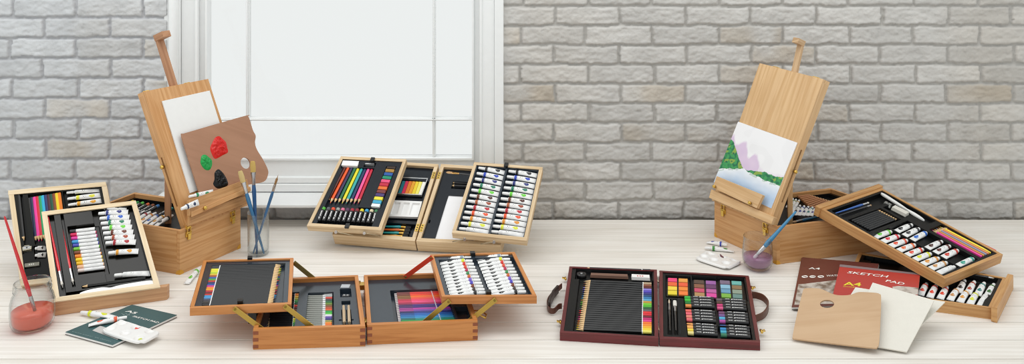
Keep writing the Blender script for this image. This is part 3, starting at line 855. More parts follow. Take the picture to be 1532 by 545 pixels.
def well_palette(name, q, zs4, label, wells, paints=(), t=.007, seed=1):
    """thin white tray with rounded corners; wells: px positions; paints: (px, colour, a, b)"""
    F = Fr(*[P(*q[i], zs4[i]) for i in range(4)])
    mb = MB(); N = 64; uvs = [(F.uv(*w)) for w in wells]; RW = .0116
    M_ = mat('#ebeae8', .3, 0, .6)
    def warp(i, j):
        s = i / N * 2 - 1; tt = j / N * 2 - 1; k = .20
        g = math.sqrt(1 - k * (abs(tt) * abs(s)) ** 6); return (s * g + 1) / 2, (tt * g + 1) / 2
    def hh(u, v):
        h = 0
        for (a, b) in uvs:
            r = math.hypot((u - a) * F.Lu, (v - b) * F.Lv) / RW
            if r < 1: h = max(h, .0062 * (1 - r * r) ** .6)
        e = min(u, 1 - u) * F.Lu; e2 = min(v, 1 - v) * F.Lv; e = min(e, e2)
        if e < .003: h = max(h, (.003 - e) * .9)
        return -h
    for side in (0, 1):
        for i in range(N + 1):
            for j in range(N + 1):
                u, v = warp(i, j)
                mb.v.append(F(u, v, hh(u, v) - (0.0012 if side else 0)))
    W = N + 1; B = W * W
    for i in range(N):
        for j in range(N):
            a, b, c, d = i * W + j, (i + 1) * W + j, (i + 1) * W + j + 1, i * W + j + 1
            mb.f.append([a, b, c, d]); mb.f.append([B + d, B + c, B + b, B + a])
            for _ in (0, 1): mb.uv.append([(0, 0)] * 4); mb.m.append(mb.mi(M_)); mb.sm.append(True)
    edge = [(i, 0) for i in range(N)] + [(N, j) for j in range(N)] + [(i, N) for i in range(N, 0, -1)] + [(0, j) for j in range(N, 0, -1)]
    for (a, b) in zip(edge, edge[1:] + edge[:1]):
        p, q2 = a[0] * W + a[1], b[0] * W + b[1]
        # skirt going down to the table
        i0 = len(mb.v); vp, vq = mb.v[p], mb.v[q2]; cc = F.c
        dn = lambda v: v - F.n * .003 + (v - cc).normalized() * .001
        mb.v += [dn(vp), dn(vq)]
        mb.f.append([p, i0, i0 + 1, q2]); mb.uv.append([(0, 0)] * 4); mb.m.append(mb.mi(M_)); mb.sm.append(False)
    r = mb.build(name); tag(r, label, 'palette')
    for k, (px, col, a, b) in enumerate(paints):
        u, v = F.uv(*px, -.003); mb = MB(); mm = mat(col, .3); rnd = random.Random(k + seed)
        ring = []
        for i in range(16):
            q_ = i / 16 * 2 * math.pi; rr_ = 1 + rnd.uniform(-.25, .2)
            uu, vv = u + math.cos(q_) * a * rr_ / F.Lu, v + math.sin(q_) * b * rr_ / F.Lv
            ring.append([F(u + (uu - u) * s_, v + (vv - v) * s_, hh(u + (uu - u) * s_, v + (vv - v) * s_) + .0016) for s_ in (0, .33, .66, 1)])
        for i in range(16):
            r0, r1 = ring[i], ring[(i + 1) % 16]
            for j in range(3): mb.face([r0[j], r0[j + 1], r1[j + 1], r1[j]], mm, smooth=True)
        mb.build('paint_dab', r)
    return r
well_palette('well_palette', [(150, 494), (211, 513.5), (241.5, 496.5), (181, 477)], [.0155] * 4,
             'white six-well plastic palette with red and yellow dabs on green sketch pad',
             [(182.5, 483.3), (204, 489), (224.8, 495.3), (165.5, 491.5), (187.8, 498), (208.4, 505.5)],
             [((205.5, 491.4), '#e03a2a', .0085, .004), ((210, 507), '#c8d070', .005, .004)], t=.0085)

# ================================================================== LEFT TABLE EASEL
def easel(corn, h, panel, wthick, label, boxm, inm, pm, wells, mins):
    F = Fr(*corn)        # rim: A = front corner ... given as F, R, B, L order
    return F
cF, cR, cB, cL = P(269, 345.3, .118), P(360, 311, .116), P(201, 288, .117), P(113, 321, .117)
for v in (cF, cR, cB, cL): v.z = .117
LB = Fr(cF, cR, cB, cL)
le = empty('table_easel', V((LB.c.x, LB.c.y, 0)))
tag(le, 'wooden box easel at left holding a blank board and paint-daubed palette', 'easel')
box = tray(LB, .117, .010, le, EASEL, [(.06, .94, .05, .95, .012)], mins=INS_B, wtop=-.012)
# leaning panel
b1, b2 = P(281, 341, .119), P(372, 307, .119)
bd = (cB - cR).normalized(); bd.z = 0; bd.normalize()
pb_ = .1415; ph_ = .3545
t1, t2 = b1 + bd * pb_ + V((0, 0, ph_)), b2 + bd * pb_ + V((0, 0, ph_))
t1 = PY(215, 137, t1.y); 
LP = Fr(b1, b2, t2, t1)
def panel(F, th, parent, m, slot=True, side=0):
    mb = MB(); a, b = F.Lu, F.Lv; tu, tv = .010 / a, .010 / b
    mb.fbox(F, 0, 1, 0, 1, -.005, 0, m)
    mb.fbox(F, 0, 1, 0, tv, -th, -.005, m); mb.fbox(F, 0, 1, 1 - tv, 1, -th, -.005, m)
    for u0, u1 in ((0, tu), (1 - tu, 1)):
        mb.fbox(F, u0, u1, tv, .16, -th, -.005, m); mb.fbox(F, u0, u1, .52, 1 - tv, -th, -.005, m)
        mb.fbox(F, u0, u1, .16, .52, -th * .42, -.005, m); mb.fbox(F, u0, u1, .16, .52, -th, -th * .66, m)
    mb.fbox(F, tu, 1 - tu, .1, .9, -th * .66 - .002, -th * .66, m)
    return mb.build('panel', parent, bevel=.001)
panel(LP, .030, le, EASEL)
for px in ((203, 143), (277, 121)):
    u, v = LP.uv(*px, -.012); u = max(.06, min(.95, u)); mb = MB()
    mb.tube([LP(u - .03, 1.0, -.012), LP(u + .05, 1.0, -.012)], .003, BRASS); mb.fbox(LP, u - .02, u + .04, 1 - .0005, 1.006, -.020, -.006, BRASS); mb.build('hinge', le)
# mast with crosspiece
def mastpart(pa, pb, head, parent, F, wk, width=.022, m=MAST):
    A = F.hit(*pa, wk); B = F.hit(*pb, wk)
    t = (B - A).normalized(); sd = (F.B - F.A).normalized() * width / 2; bk = F.n * -.010
    mb = MB(); mb.hexa([A - sd, A + sd, A + sd + bk, A - sd + bk, B - sd, B + sd, B + sd + bk, B - sd + bk], m)
    return mb.build('mast', parent, bevel=.001), B, t
o_, mt, mdir = mastpart((268, 150), (238.5, 54), None, le, LP, -.012)
X = (LP.B - LP.A).normalized(); N_ = LP.n; U_ = (LP.D - LP.A).normalized()
q = LP.off(-.012)
c4 = [q.hit(230.8, 57), q.hit(247, 55.3), q.hit(248.5, 45.5), q.hit(231.5, 49)]
mb = MB(); fw = N_ * .034
mb.hexa([mt - X * .013 - U_ * .012 - N_ * .01, mt + X * .013 - U_ * .012 - N_ * .01, mt + X * .013 + U_ * .006 - N_ * .01, mt - X * .013 + U_ * .006 - N_ * .01,
         mt - X * .013 - U_ * .012 + fw, mt + X * .013 - U_ * .012 + fw, mt + X * .013 + U_ * .006 + fw, mt - X * .013 + U_ * .006 + fw], MAST)
mb.build('mast_head', le, bevel=.001)
# strut
sb = LB.uv(250, 341, -.06)
a_ = PY(250.5, 250, 2.43); b_2 = V((a_.x, a_.y, .02))
px_b = (a_.x / a_.y * FPX + CX)
mb = MB(); sd = V((.0085, 0, 0)); dd = V((0, .008, 0))
mb.hexa([b_2 - sd, b_2 + sd, b_2 + sd + dd, b_2 - sd + dd, a_ - sd, a_ + sd, a_ + sd + dd, a_ - sd + dd], MAST); mb.build('strut', le, bevel=.001)
sN = -(LP.B - LP.A).normalized()
knob(LP(0, LP.uv(243.5, 250, -.015)[1], -.015), sN, le, .0055)
# canvas ledge with holder
def edgebox(F, q4, w0, w1, m, name, parent, bevel=.001):
    """q4: pixel corners front face order A,B,C,D at w1"""
    G = [F.hit(*p, w1) for p in q4]; H = [g - F.n * (w1 - w0) for g in G]
    mb = MB(); mb.hexa(H + G, m); return mb.build(name, parent, bevel=bevel)
LEW = wood('#c99a66', '#b07f4c', .45, 8, 150, name='ledge_grain')
edgebox(LP, [(284, 338), (370, 304.5), (372, 290), (284, 322)], .0, .016, LEW, 'ledge', le)
edgebox(LP, [(284, 323), (374, 288), (370, 268), (283.5, 299)], .016, .030, LEW, 'canvas_holder', le)
edgebox(LP, [(287, 325), (376, 285.5), (374.5, 279), (287, 317)], .030, .034, EASEL, 'holder_edge', le)
knob(LP.hit(304.5, 312, .030), LP.n, le, .005); knob(LP.hit(365.7, 287.5, .030), LP.n, le, .005)
FF = vface(cF, cR, .117)
for px in ((281.5, 345), (347.5, 322)):
    u, v = FF.uv(*px); latch(FF, u, v, le, 1.15)
for (c0, c1) in ((cF, cR), (cR, cF), (cF, cL)):
    d0 = (c1 - c0).normalized(); nn = d0.cross(V((0, 0, 1)))
    if nn.y > 0: nn = -nn
    mb = MB(); a = V((c0.x, c0.y, 0.0)) + nn * .0006
    mb.slab([a, a + d0 * .013, a + d0 * .011 + V((0, 0, .008)), a + d0 * .004 + V((0, 0, .012)), a + V((0, 0, .013))], [], nn, .0012, mat('#d9a03a', .35, .3)); mb.build('corner_guard', le)
# contents of the left easel box: pastel stubs and tubes
tips = [(199, 304.5), (206.5, 306), (214, 306.7), (222, 308.6), (229.5, 310), (237, 311), (257.5, 315)]
cols = [('yellow', '#e0c030'), ('dark green', '#2f8a48'), ('green', '#58b848'), ('orange', '#d8663a'), ('brown', '#8a5030'), ('blue', '#3a78b8'), ('teal', '#2c8a8a')]
for i, (t_, (cn, cc)) in enumerate(zip(tips, cols)):
    B = LB.hit(*t_, -.014); A = LB.hit(t_[0] - 22, t_[1] + 12.5, -.014)
    put('oil_pastel', 'pastel', (cc,), A, B, LB.n, .011, cn + ' oil pastel with dark sleeve, ' + ORD[i] + ' from left inside the left easel box', 'oil pastel')
for i in range(7):
    t_ = (208 + i * 8.4, 318.5 + i * 1.25); cn, cc = [('red', '#b83028'), ('grey', '#888'), ('crimson', '#a02030'), ('orange', '#d88a30'), ('blue', '#3a60b0'), ('ochre', '#c89030'), ('black', '#2a2a2a')][i]
    B = LB.hit(*t_, -.014); A = LB.hit(t_[0] - 27, t_[1] + 15, -.014)
    put('paint_tube', 'tube', (cc,), A, B, LB.n, .015, 'white tube with ' + cn + ' band, ' + ORD[i] + ' from left inside the left easel box', 'paint tube')

# blank board, palette on the easel
q4 = [(284.5, 289), (366, 258), (313.6, 135.5), (242.7, 151.3)]
cc = [LP.hit(*p, .004) for p in q4]; cc[1] = cc[0] + (cc[2] - cc[3])
mb = MB(); mb.slab(cc, [], LP.n, .0035, mat('#e8e8e6', .6)); r = mb.build('canvas_board'); tag(r, 'blank off-white board standing on the left easel behind the palette', 'canvas board')
pal = [(272.6, 206), (274.5, 200.5), (279.5, 198.5), (366, 173.6), (371, 174.5), (373.2, 178), (378.5, 195), (382.6, 203.5), (381.5, 213.5), (384.5, 224), (393, 238), (400.4, 253), (401, 261.5), (394.5, 272), (370, 277), (303, 293), (299.3, 291), (290, 262)]
ol = [LP.hit(*p, .018) for p in spl(pal, 5)]
hole = [LP.hit(367.3 + 7.2 * math.cos(a) + 1.2 * math.sin(a), 244.3 + 8.4 * math.sin(a), .018) for a in [i / 24 * 2 * math.pi for i in range(24)]]
mb = MB(); mb.slab(ol, [hole], LP.n, .004, PALW); r = mb.build('artist_palette', None)
tag(r, 'brown wooden palette with red, green and black paint propped on left easel', 'palette')
def blob(F, w, pts, col, parent, name, seed, hmax=.0055):
    rnd = random.Random(seed); o2 = spl(pts, 4); cx = sum(p[0] for p in o2) / len(o2); cy = sum(p[1] for p in o2) / len(o2)
    mb = MB(); R_ = 9; n = len(o2); m = mat(col, .22, 0, .3)
    for j in range(R_ + 1):
        s = j / R_
        for i in range(n):
            x, y = cx + (o2[i][0] - cx) * s, cy + (o2[i][1] - cy) * s
            hh = hmax * (1 - s ** 4) * (.7 + .8 * noise.noise(V((x * .28, y * .22, seed)) ) + .8 * noise.noise(V((x * .6, y * .45, seed))))
            mb.v.append(F.hit(x, y, w) + F.n * max(hh, 0 if s < 1 else 0))
    for j in range(R_):
        for i in range(n):
            k = (i + 1) % n
            f = [j * n + i, (j + 1) * n + i, (j + 1) * n + k, j * n + k]
            a, b, c = (mb.v[f[1]], mb.v[f[2]], mb.v[f[3]])
            if (b - a).cross(c - b).dot(F.n) < 0: f.reverse()
            mb.f.append(f); mb.uv.append([(0, 0)] * 4); mb.m.append(mb.mi(m)); mb.sm.append(True)
    o = mb.build(name, parent); return o
blob(LP, .0182, [(322, 206), (328, 204), (333, 208), (338, 213), (340, 221), (341, 228), (334, 232), (327, 236), (321, 237.5), (317, 231), (314.5, 222), (318, 213)], '#cf2018', r, 'paint_blob', 3)['label'] = 'red paint blob'
blob(LP, .0182, [(302, 233), (307, 231.5), (312, 235), (317, 240), (317, 248), (314, 254), (308, 254.5), (303, 250), (300, 244), (300.5, 238)], '#1f9a48', r, 'paint_blob', 5)['label'] = 'green paint blob'
blob(LP, .0182, [(321, 259), (326, 253.5), (331, 256), (336, 262), (340, 270), (341, 277), (333, 281), (325, 282), (319, 276), (321, 268)], '#050508', r, 'paint_blob', 8)['label'] = 'black paint blob'
# two tubes on the easel ledge
A = LP.hit(318, 287.5, .021); B = LP.hit(281, 295, .021)
put('paint_tube', 'tube', ('#2a8a5a',), A, B, LP.n, .014, 'white and green paint tube lying behind the left easel ledge', 'paint tube')
A = LP.hit(296, 303, .034); B = LP.hit(269, 313.5, .034)
put('paint_tube', 'tube', ('#20345a',), A, B, LP.n, .017, 'white and navy paint tube poking out left of the easel ledge', 'paint tube')
surf_item('paint_tube', 'tube', ('#6ab83c',), (279, 423), (299, 401), .0165, 'white and green paint tube on table beside the left easel box', 'paint tube')

# ---- tumbler with three brushes
ct = P(386.5, 380, 0)
go = [(0, .0005), (.026, .0005), (.0285, .002), (.029, .01), (.0305, .1165), (.031, .118)]
gi = [(0, .009), (.025, .009), (.0272, .012), (.0292, .1175)]
jarobj('glass_tumbler', ct, go, gi, None, None, 'clear straight tumbler holding three blue brushes by the window', 'glass')
def brushpx(pa, Ya, pb, Yb, c, d, label):
    A = PY(*pa, Ya); B = PY(*pb, Yb)
    return put('paintbrush', 'brush', c, A, B, V((0, -1, 0)), d, label, 'paintbrush')
Yt = ct.y
brushpx((396, 378.5), Yt - .004, (360, 255), Yt + .004, ('#2f6f9c', '#c8c8c8', '#d6bd82', True, .74, .86), .0125, 'blue flat brush leaning left in the clear tumbler')
brushpx((385.5, 379), Yt + .008, (379, 240), Yt + .008, ('#1f5488', '#b0aeb0', '#cfae62', True, .755, .88), .0125, 'blue flat brush standing upright, tallest in the clear tumbler')
brushpx((379.5, 378.5), Yt - .010, (417, 260.5), Yt - .010, ('#2c6290', '#b8b0a8', '#9a7448', False, .80, .88), .0095, 'blue pointed brush leaning right in the clear tumbler')

# ================================================================== BACK: pale open case leaning on the sill
fl, fr = P(497, 351, .043), P(620.5, 361, .040)
br, bl = PY(656, 245.6, 2.67), PY(540, 239, 2.705)
GL = Fr(fl, fr, br, bl)
fl2, fr2 = P(622.5, 361.3, .040), P(749, 367, .040)
bl2, br2 = PY(660, 245.5, 2.668), PY(777, 253, 2.63)
GR = Fr(fl2, fr2, br2, bl2)
gc = empty('art_case', (V((GL.B.x, GL.B.y, 0))))
tag(gc, 'pale wooden art case open by the window with two raised trays, rear leaning on sill', 'art case')
gw = lambda p, q, dp, F, w=0: well(F, p, q, dp, w)
gl = tray(GL, .043, .011, gc, PINE, [gw((580, 296), (641, 268), .012, GL), gw((572, 325), (632, 300), .012, GL), gw((560, 357), (622, 333), .014, GL)], mins=INS_BL, wtop=-.010, name='case_half')
gr = tray(GR, .043, .011, gc, PINE, [gw((649, 358), (735, 293), .010, GR), gw((674, 279), (740, 272), .014, GR), gw((640, 331), (644, 326), .01, GR)], mins=INS_BL, wtop=-.010, name='case_half')
for (ya) in (.16, .84):
    for F, u0, u1 in ((GL, 1 - .009 / GL.Lu, 1), (GR, 0, .009 / GR.Lu)):
        mb = MB(); mb.fbox(F, u0, u1, ya - .045, ya + .045, .0, .0012, BRASS)
        for k in (-1, 0, 1):
            uu = (u0 + u1) / 2; c0 = F(uu, ya + k * .028, .0012); mb.tube([c0, c0 + F.n * .0008], .0018, DINK, 8)
        mb.build('hinge', gc)
def edge_tray(F, px4, w, depth, t, parent, m, wells, mins, wtop=-.004, joints=None):
    T = Fr(*[F.hit(*p, w) for p in px4])
    o = tray(T, depth, t, parent, m, [well(T, *q) for q in wells], mins=mins, wtop=wtop, joints=joints)
    return T, o
GLT, glt = edge_tray(GL, [(459, 338), (570, 344.5), (608, 238.5), (510, 234)], .040, .022, .0095, gc, PINE,
    [((486, 307), (560, 251), .013), ((473, 334.5), (566, 311), .013), ((553, 311), (593, 248), .009), ((509, 251), (538, 242), .008), ((543, 249), (563, 243), .01)], INS_BL, wtop=-.003)
GRT, grt = edge_tray(GR, [(676, 349), (788, 360.5), (812, 250), (709.5, 242.5)], .040, .022, .0095, gc, PINE,
    [((684, 345), (757, 249), .014), ((733, 350), (805, 254), .014)], INS_G, wtop=-.003)
clasp_tab(GLT, (557.6, 239.5), glt); clasp_tab(GLT, (520, 338), glt, 0); clasp_tab(GRT, (757.5, 247.5), grt)
def wire(parent, F1, p1, w1, F2, p2, w2, r=.0016, m=None):
    a = F1(*F1.uv(*p1, w1), w1); b = F2(*F2.uv(*p2, w2), w2)
    mb = MB(); d = (b - a).normalized(); mb.tube([a, a + d * .001, b - d * .001, b], r, m or mat('#a8987c', .3, .6), 8)
    mb.tube([a - F1.n * 0, a + V((0, -.002, 0))], .004, STEEL, 12); mb.build('arm', parent)
for FT_, p, p2 in ((GLT, (502.5, 347.5), (529, 352.5)), (GLT, (545, 349), (569, 353.5)), (GRT, (695, 358.5), (677, 362)), (GRT, (739, 362.5), (719, 365.5))):
    a = PY(*p, (FT_.A.y + FT_.B.y) / 2 - .010); b = PY(*p2, a.y + .006)
    mb = MB(); mb.tube([a, (a + b) / 2 + V((0, -.001, .001)), b], .0015, mat('#a8987c', .3, .6), 8); mb.tube([a + V((0, .002, 0)), a + V((0, -.002, 0))], .0042, STEEL, 14); mb.build('arm', gc)
GN = 'back pale case'
row('colouring_pencil', 'pencil', GLT, -.015, (516, 251.8), (488, 304.5), (561.5, 255), (541.5, 305.5),
    [('dark brown', '#5a1a10', '#5a1a10'), ('orange', '#ee5a1c', '#ee5a1c'), ('deep purple', '#2a2050', '#2a2050'), ('dark green', '#1d6b45', '#1d6b45'), ('yellow', '#ecdf22', '#ecdf22'), ('turquoise', '#2aa9a8', '#2aa9a8'), ('navy', '#1c2f5c', '#1c2f5c'), ('pink', '#f45a9c', '#f45a9c'), ('crimson', '#d0203c', '#d0203c'), ('black', '#1a1a1a', '#1a1a1a')],
    .0092, '{c} colouring pencil, {o} from left in the ' + GN, 'pencil')
row('oil_pastel', 'pastel', GLT, -.015, (476.5, 331.7), (485, 311.5), (557.6, 335.5), (563.6, 315.5),
    [('green', '#56b040'), ('dark grey', '#5a5a60'), ('orange red', '#dc5030'), ('grey', '#9aa098'), ('pink', '#d87090'), ('plum', '#5a3a5a'), ('crimson', '#a82838'), ('dark red', '#842830'), ('yellow', '#e0cc30'), ('blue', '#3a98c8'), ('cream', '#d8cca8'), ('dark green', '#3a7a50')],
    .0135, '{c} oil pastel in black sleeve, {o} from left in the ' + GN, 'oil pastel')
row('chalk_pastel', 'block', GLT, -.011, (579, 250), (592, 251.2), (554.5, 307), (568.6, 308.2),
    [('dark brown', '#3a2c24'), ('ochre', '#a8803c'), ('blue', '#2858a0'), ('green', '#1f8a68'), ('pink', '#e0507a'), ('crimson', '#c02840'), ('orange', '#e07030'), ('maroon', '#7a3a38'), ('purple', '#4a3a70'), ('yellow', '#e8dc40'), ('cyan', '#48a8c8'), ('white', '#e8ecec')],
    .0115, 'short {c} chalk pastel block, {o} from back in {{G}}'.replace('{{G}}', 'pale case tray'), 'chalk pastel')
A = GLT.hit(512, 246.4, -.010); B = GLT.hit(537, 247.6, -.010)
put('eraser', 'eraser', ('#f0f0ee',), A, B, GLT.n, .020, 'white rectangular eraser in back corner of the pale case tray', 'eraser', dz=.016)
A = GLT.hit(546, 246, -.012); B = GLT.hit(561, 247, -.012)
put('sharpener', 'sharpener', ('#c4c4c4', .7), A, B, GLT.n, .013, 'metal pencil sharpener beside the white eraser in pale case tray', 'sharpener', dz=.013)
TC = [('black', '#26262a', '#26262a'), ('blue', '#2a46b8', '#2a46b8'), ('navy', '#28347c', '#28347c'), ('dark green', '#1f7a60', '#1f7a60'), ('light green', '#6cd040', '#6cd040'), ('dark brown', '#6a3c28', '#4a2218'), ('brown', '#b0603a', '#9a4428'), ('crimson', '#b82838', '#b82030'), ('red orange', '#e8562c', '#e8562c'), ('orange', '#e0902c', '#e0902c'), ('yellow', '#e0e040', '#dce23c'), ('white', '#e0e0e0', '#e4e4e4')]
for a0, b0, a1, b1, w_ in (((757, 258), (716, 251), (733.5, 347.5), (687, 342), 'left'), ((804.5, 262), (761, 256), (783.5, 351.5), (735, 346.5), 'right')):
    row('paint_tube', 'tube', GRT, -.016, a0, b0, a1, b1, TC, .0168, 'white tube marked {c}, {o} from back in ' + w_ + ' row of pale case', 'paint tube')
# inside the left half
t4 = [GL.hit(591, 293.5, -.020), GL.hit(631.5, 295.5, -.020), GL.hit(641, 270, -.020), GL.hit(599.5, 268, -.020)]
TF = Fr(*t4); tn = empty('pastel_tin', TF.c); tag(tn, 'silver-edged tin of seven colour sticks inside the back pale case', 'pastel tin')
mb = MB(); e = .05
mb.fbox(TF, 0, 1, 0, 1, 0, .002, BLACK)
mb.fbox(TF, 0, 1, 0, e, .002, .010, STEEL); mb.fbox(TF, 0, 1, 1 - e, 1, .002, .010, STEEL); mb.fbox(TF, 0, .03, e, 1 - e, .002, .010, STEEL); mb.fbox(TF, .97, 1, e, 1 - e, .002, .010, STEEL)
mb.build('tin', tn)
row('chalk_pastel', 'block', GL, -.0175, (597.5, 291), (604.5, 271), (628, 292.5), (635, 272.5),
    [('teal', '#1f7a88'), ('crimson', '#d83058'), ('orange', '#e8822c'), ('amber', '#e8a42c'), ('yellow', '#e8cc30'), ('pale yellow', '#e8e068'), ('white', '#eceae0')],
    .0105, '{c} square chalk stick, {o} from left in the silver-edged tin', 'chalk pastel')
mq = [GL.hit(581, 324.5, -.012), GL.hit(625.3, 326, -.012), GL.hit(632, 302.5, -.012), GL.hit(588, 300.5, -.012)]
MF = Fr(*mq); mb = MB(); mr = empty('mixing_tray', MF.c - MF.n * .008); tag(mr, 'white three-well mixing tray inside the back pale case', 'mixing tray')
insert(MF, mr, .0001, .003, [(.06, .29, .12, .88, .006), (.38, .60, .12, .88, .006), (.68, .94, .12, .88, .006)], WHITE, 'wells')
mb.fbox(MF, 0, 1, 0, 1, -.006, -.0045, WHITE)
for q_ in ((0, 1, 0, .02), (0, 1, .98, 1), (0, .015, .02, .98), (.985, 1, .02, .98)): mb.fbox(MF, *q_, -.0045, .0028, WHITE)
mb.build('rim', mr, bevel=.0005)
for i in range(5):
    y = 337 + i * 4.6
    B = GL.hit(617 - i * 1.6, y, -.022); A = GL.hit(566 - i * 1.6, y - 1.5, -.022)
    put('paintbrush', 'brush', (['#e08830', '#2a9aa0', '#e06a28', '#28a0a0', '#e8a048'][i], '#c8a050', '#222222', True, .72, .84), A, B, GL.n, .0085,
        ['orange', 'teal', 'red-orange', 'turquoise', 'amber'][i] + '-handled small paintbrush, ' + ORD[i] + ' from back inside the pale case', 'paintbrush')
pq = [GR.hit(*p, -.012) for p in ((649, 359), (708, 364), (737, 298), (671.4, 292.5))]
PF = Fr(*pq); mb = MB(); mb.fbox(PF, 0, 1, 0, 1, -.006, 0, mat('#eeeef0', .6)); r = mb.build('paper_pad', bevel=.0005); tag(r, 'blank white paper pad lying inside the right half of pale case', 'paper pad')
for i, y in enumerate((274.5, 279)):
    B = GR.hit(673, y, -.02); A = GR.hit(733, y + 2.5, -.02)
    put('pencil', 'pencil', ('#2a2a2c', '#222'), A, B, GR.n, .0075, ['farther', 'nearer'][i] + ' of two graphite pencils above the white pad in pale case', 'pencil')
A = GR.hit(690, 264.5, -.02); B = GR.hit(668, 262, -.02)
put('paintbrush', 'brush', ('#2a2a2a', '#b08850', '#c8a070', True, .7, .85), GR.hit(733, 267, -.016), GR.hit(667, 259.5, -.016), GR.n, .009, 'black brush lying along the back wall of the pale case right half', 'paintbrush')

# ================================================================== FRONT: orange beech case
HL = Fr(P(378.6, 493.3, .045), P(546.5, 488.5, .045), P(535.6, 411.7, .045), P(402, 417, .045))
HR = Fr(P(549.4, 486.5, .045), P(714.6, 480, .045), P(689, 407, .045), P(544.5, 411.5, .045))
hc = empty('art_case', V((HL.B.x, HL.B.y, 0)))
tag(hc, 'orange beech art case at front centre, open flat with two raised trays', 'art case')
tray(HL, .045, .0095, hc, BEECH, [well(HL, (455, 489), (499, 431), .014), well(HL, (397, 490), (448, 431), .014), well(HL, (509, 439), (525, 426), .012),
     well(HL, (511, 450), (524, 444), .012), well(HL, (512, 487), (517, 457), .01), well(HL, (520, 487), (525, 457), .01), well(HL, (507, 474), (529, 471), .006)], mins=INS_G, wtop=-.010, name='case_half', joints=3)
tray(HR, .045, .0095, hc, BEECH, [well(HR, (591, 484), (668, 426), .014), well(HR, (688, 480), (705, 452), .01)], mins=INS_G, wtop=-.010, name='case_half', joints=3)
for v in (.14, .86):
    mb = MB(); a = HL(1, v, -.006); b = HR(0, v, -.006); mb.tube([a + V((.0, -.012, 0)), a + V((0, .012, 0))], .0028, BRASS, 10)
    mb.hexa([a + V((-.003, -.01, -.012)), b + V((.003, -.01, -.012)), b + V((.003, .01, -.012)), a + V((-.003, .01, -.012)), a + V((-.003, -.01, .0)), b + V((.003, -.01, 0)), b + V((.003, .01, 0)), a + V((-.003, .01, 0))], BRASS)
    mb.build('hinge', hc)
TZ = .085
def ztray(px4, wells, mins, t=.0085, depth=.0175):
    T = Fr(*[P(*p, TZ) for p in px4])
    o = tray(T, depth, t, hc, BEECH, [well(T, *q) for q in wells], mins=mins, wtop=-.003)
    return T, o
HLT, hlt = ztray([(284, 461.5), (436, 455), (439, 385.8), (304.5, 389.5)], [((301, 458), (427, 392), .0105)], INS_G)
HRT, hrt = ztray([(661, 444), (803, 443.3), (770, 377.2), (643.5, 381)], [((672, 441), (727, 385), .0105), ((732, 440), (788, 382), .0105)], INS_G)
for F, o, px in ((HLT, hlt, (374, 387.5)), (HLT, hlt, (359.5, 452)), (HRT, hrt, (707, 380.5)), (HRT, hrt, (730.5, 438.5))): clasp_tab(F, px, o)
def strap(p1, p2, Y1, Y2, m, label=None):
    a = PY(*p1, Y1); b = PY(*p2, Y2); d = (b - a).normalized(); nn = d.cross(V((0, 1, 0))).normalized() * .0058; th = V((0, .0018, 0))
    a2 = a - d * .004; b2 = b + d * .004
    mb = MB(); mb.hexa([a2 - nn, b2 - nn, b2 - nn + th, a2 - nn + th, a2 + nn, b2 + nn, b2 + nn + th, a2 + nn + th], m)
    for c in (a, b): mb.tube([c + V((0, .0005, 0)), c + V((0, -.0014, 0))], .0028, mat('#8a7434', .4, .7), 12)
    o = mb.build('strap', hc, bevel=.0005)
    if label: o['label'] = label
yA = min(HLT.A.y, HLT.B.y) - .003; yB = min(HRT.A.y, HRT.B.y) - .003
strap((351.6, 463.3), (393, 494), HLT(.45, 0).y - .004, HLT(.45, 0).y - .004, GOLDP)
strap((427, 459.5), (468, 491), HLT(.94, 0).y - .004, HLT(.94, 0).y - .012, GOLDP)
strap((671, 452), (634, 483.5), HRT.A.y - .004, HRT.A.y - .012, GOLDP)
strap((740, 450), (702, 481), HRT.B.y - .004, HRT.B.y - .012, GOLDP)
strap((441, 394.5), (471, 419), 2.196, 2.196, mat('#8a7c4c', .4, .5))
strap((645, 386.5), (607, 414.5), 2.200, 2.200, mat('#d84a2e', .35, .3), 'strap with red reflection painted in')  # brass strap, a red reflection put into its colour
u_, v_ = 1, .5
mb = MB(); c0 = HR(1, .22, -.014); mb.tube([c0, c0 + V((.014, 0, 0)), c0 + V((.028, -.004, -.006))], .0018, BRASS); mb.tube([c0 + V((0, .02, 0)), c0 + V((.016, .02, 0)), c0 + V((.03, .010, -.004)), c0 + V((.028, -.004, -.006))], .0015, BRASS)
mb.build('latch', hc)
mb = MB(); c0 = HL(0, .30, 0); mb.hexa([c0 + V(q) for q in ((-.02, -.012, -.02), (0, -.012, -.02), (0, .012, -.02), (-.02, .012, -.02), (-.02, -.012, .008), (0, -.012, .004), (0, .012, .004), (-.02, .012, .008))], BLACK); mb.build('latch', hc, bevel=.001)
HN = 'raised left tray of the orange case'
c26 = ['black', 'black', 'charcoal', 'charcoal', 'lemon', 'yellow', 'lime', 'amber', 'rust', 'blue', 'green', 'vermilion', 'navy', 'royal blue', 'magenta', 'orange', 'gold', 'crimson', 'maroon', 'red', 'sky blue', 'light blue', 'slate', 'dark grey', 'black', 'black']
HEX = dict(black='#1c1c1e', charcoal='#34383a', lemon='#e6e23c', yellow='#e4e03a', lime='#b8d038', amber='#d8b838', rust='#a8502c', blue='#2a60a8', green='#4aa038', vermilion='#c83c2c', navy='#2a3060', gold='#e0a028', magenta='#c83a90', orange='#ee8a28', crimson='#b8283c', maroon='#6a2028', red='#c02c28', slate='#3c4660')
HEX.update({'royal blue': '#2c50a0', 'sky blue': '#3a9ad0', 'light blue': '#4a90c8', 'dark grey': '#3a3a3c'})
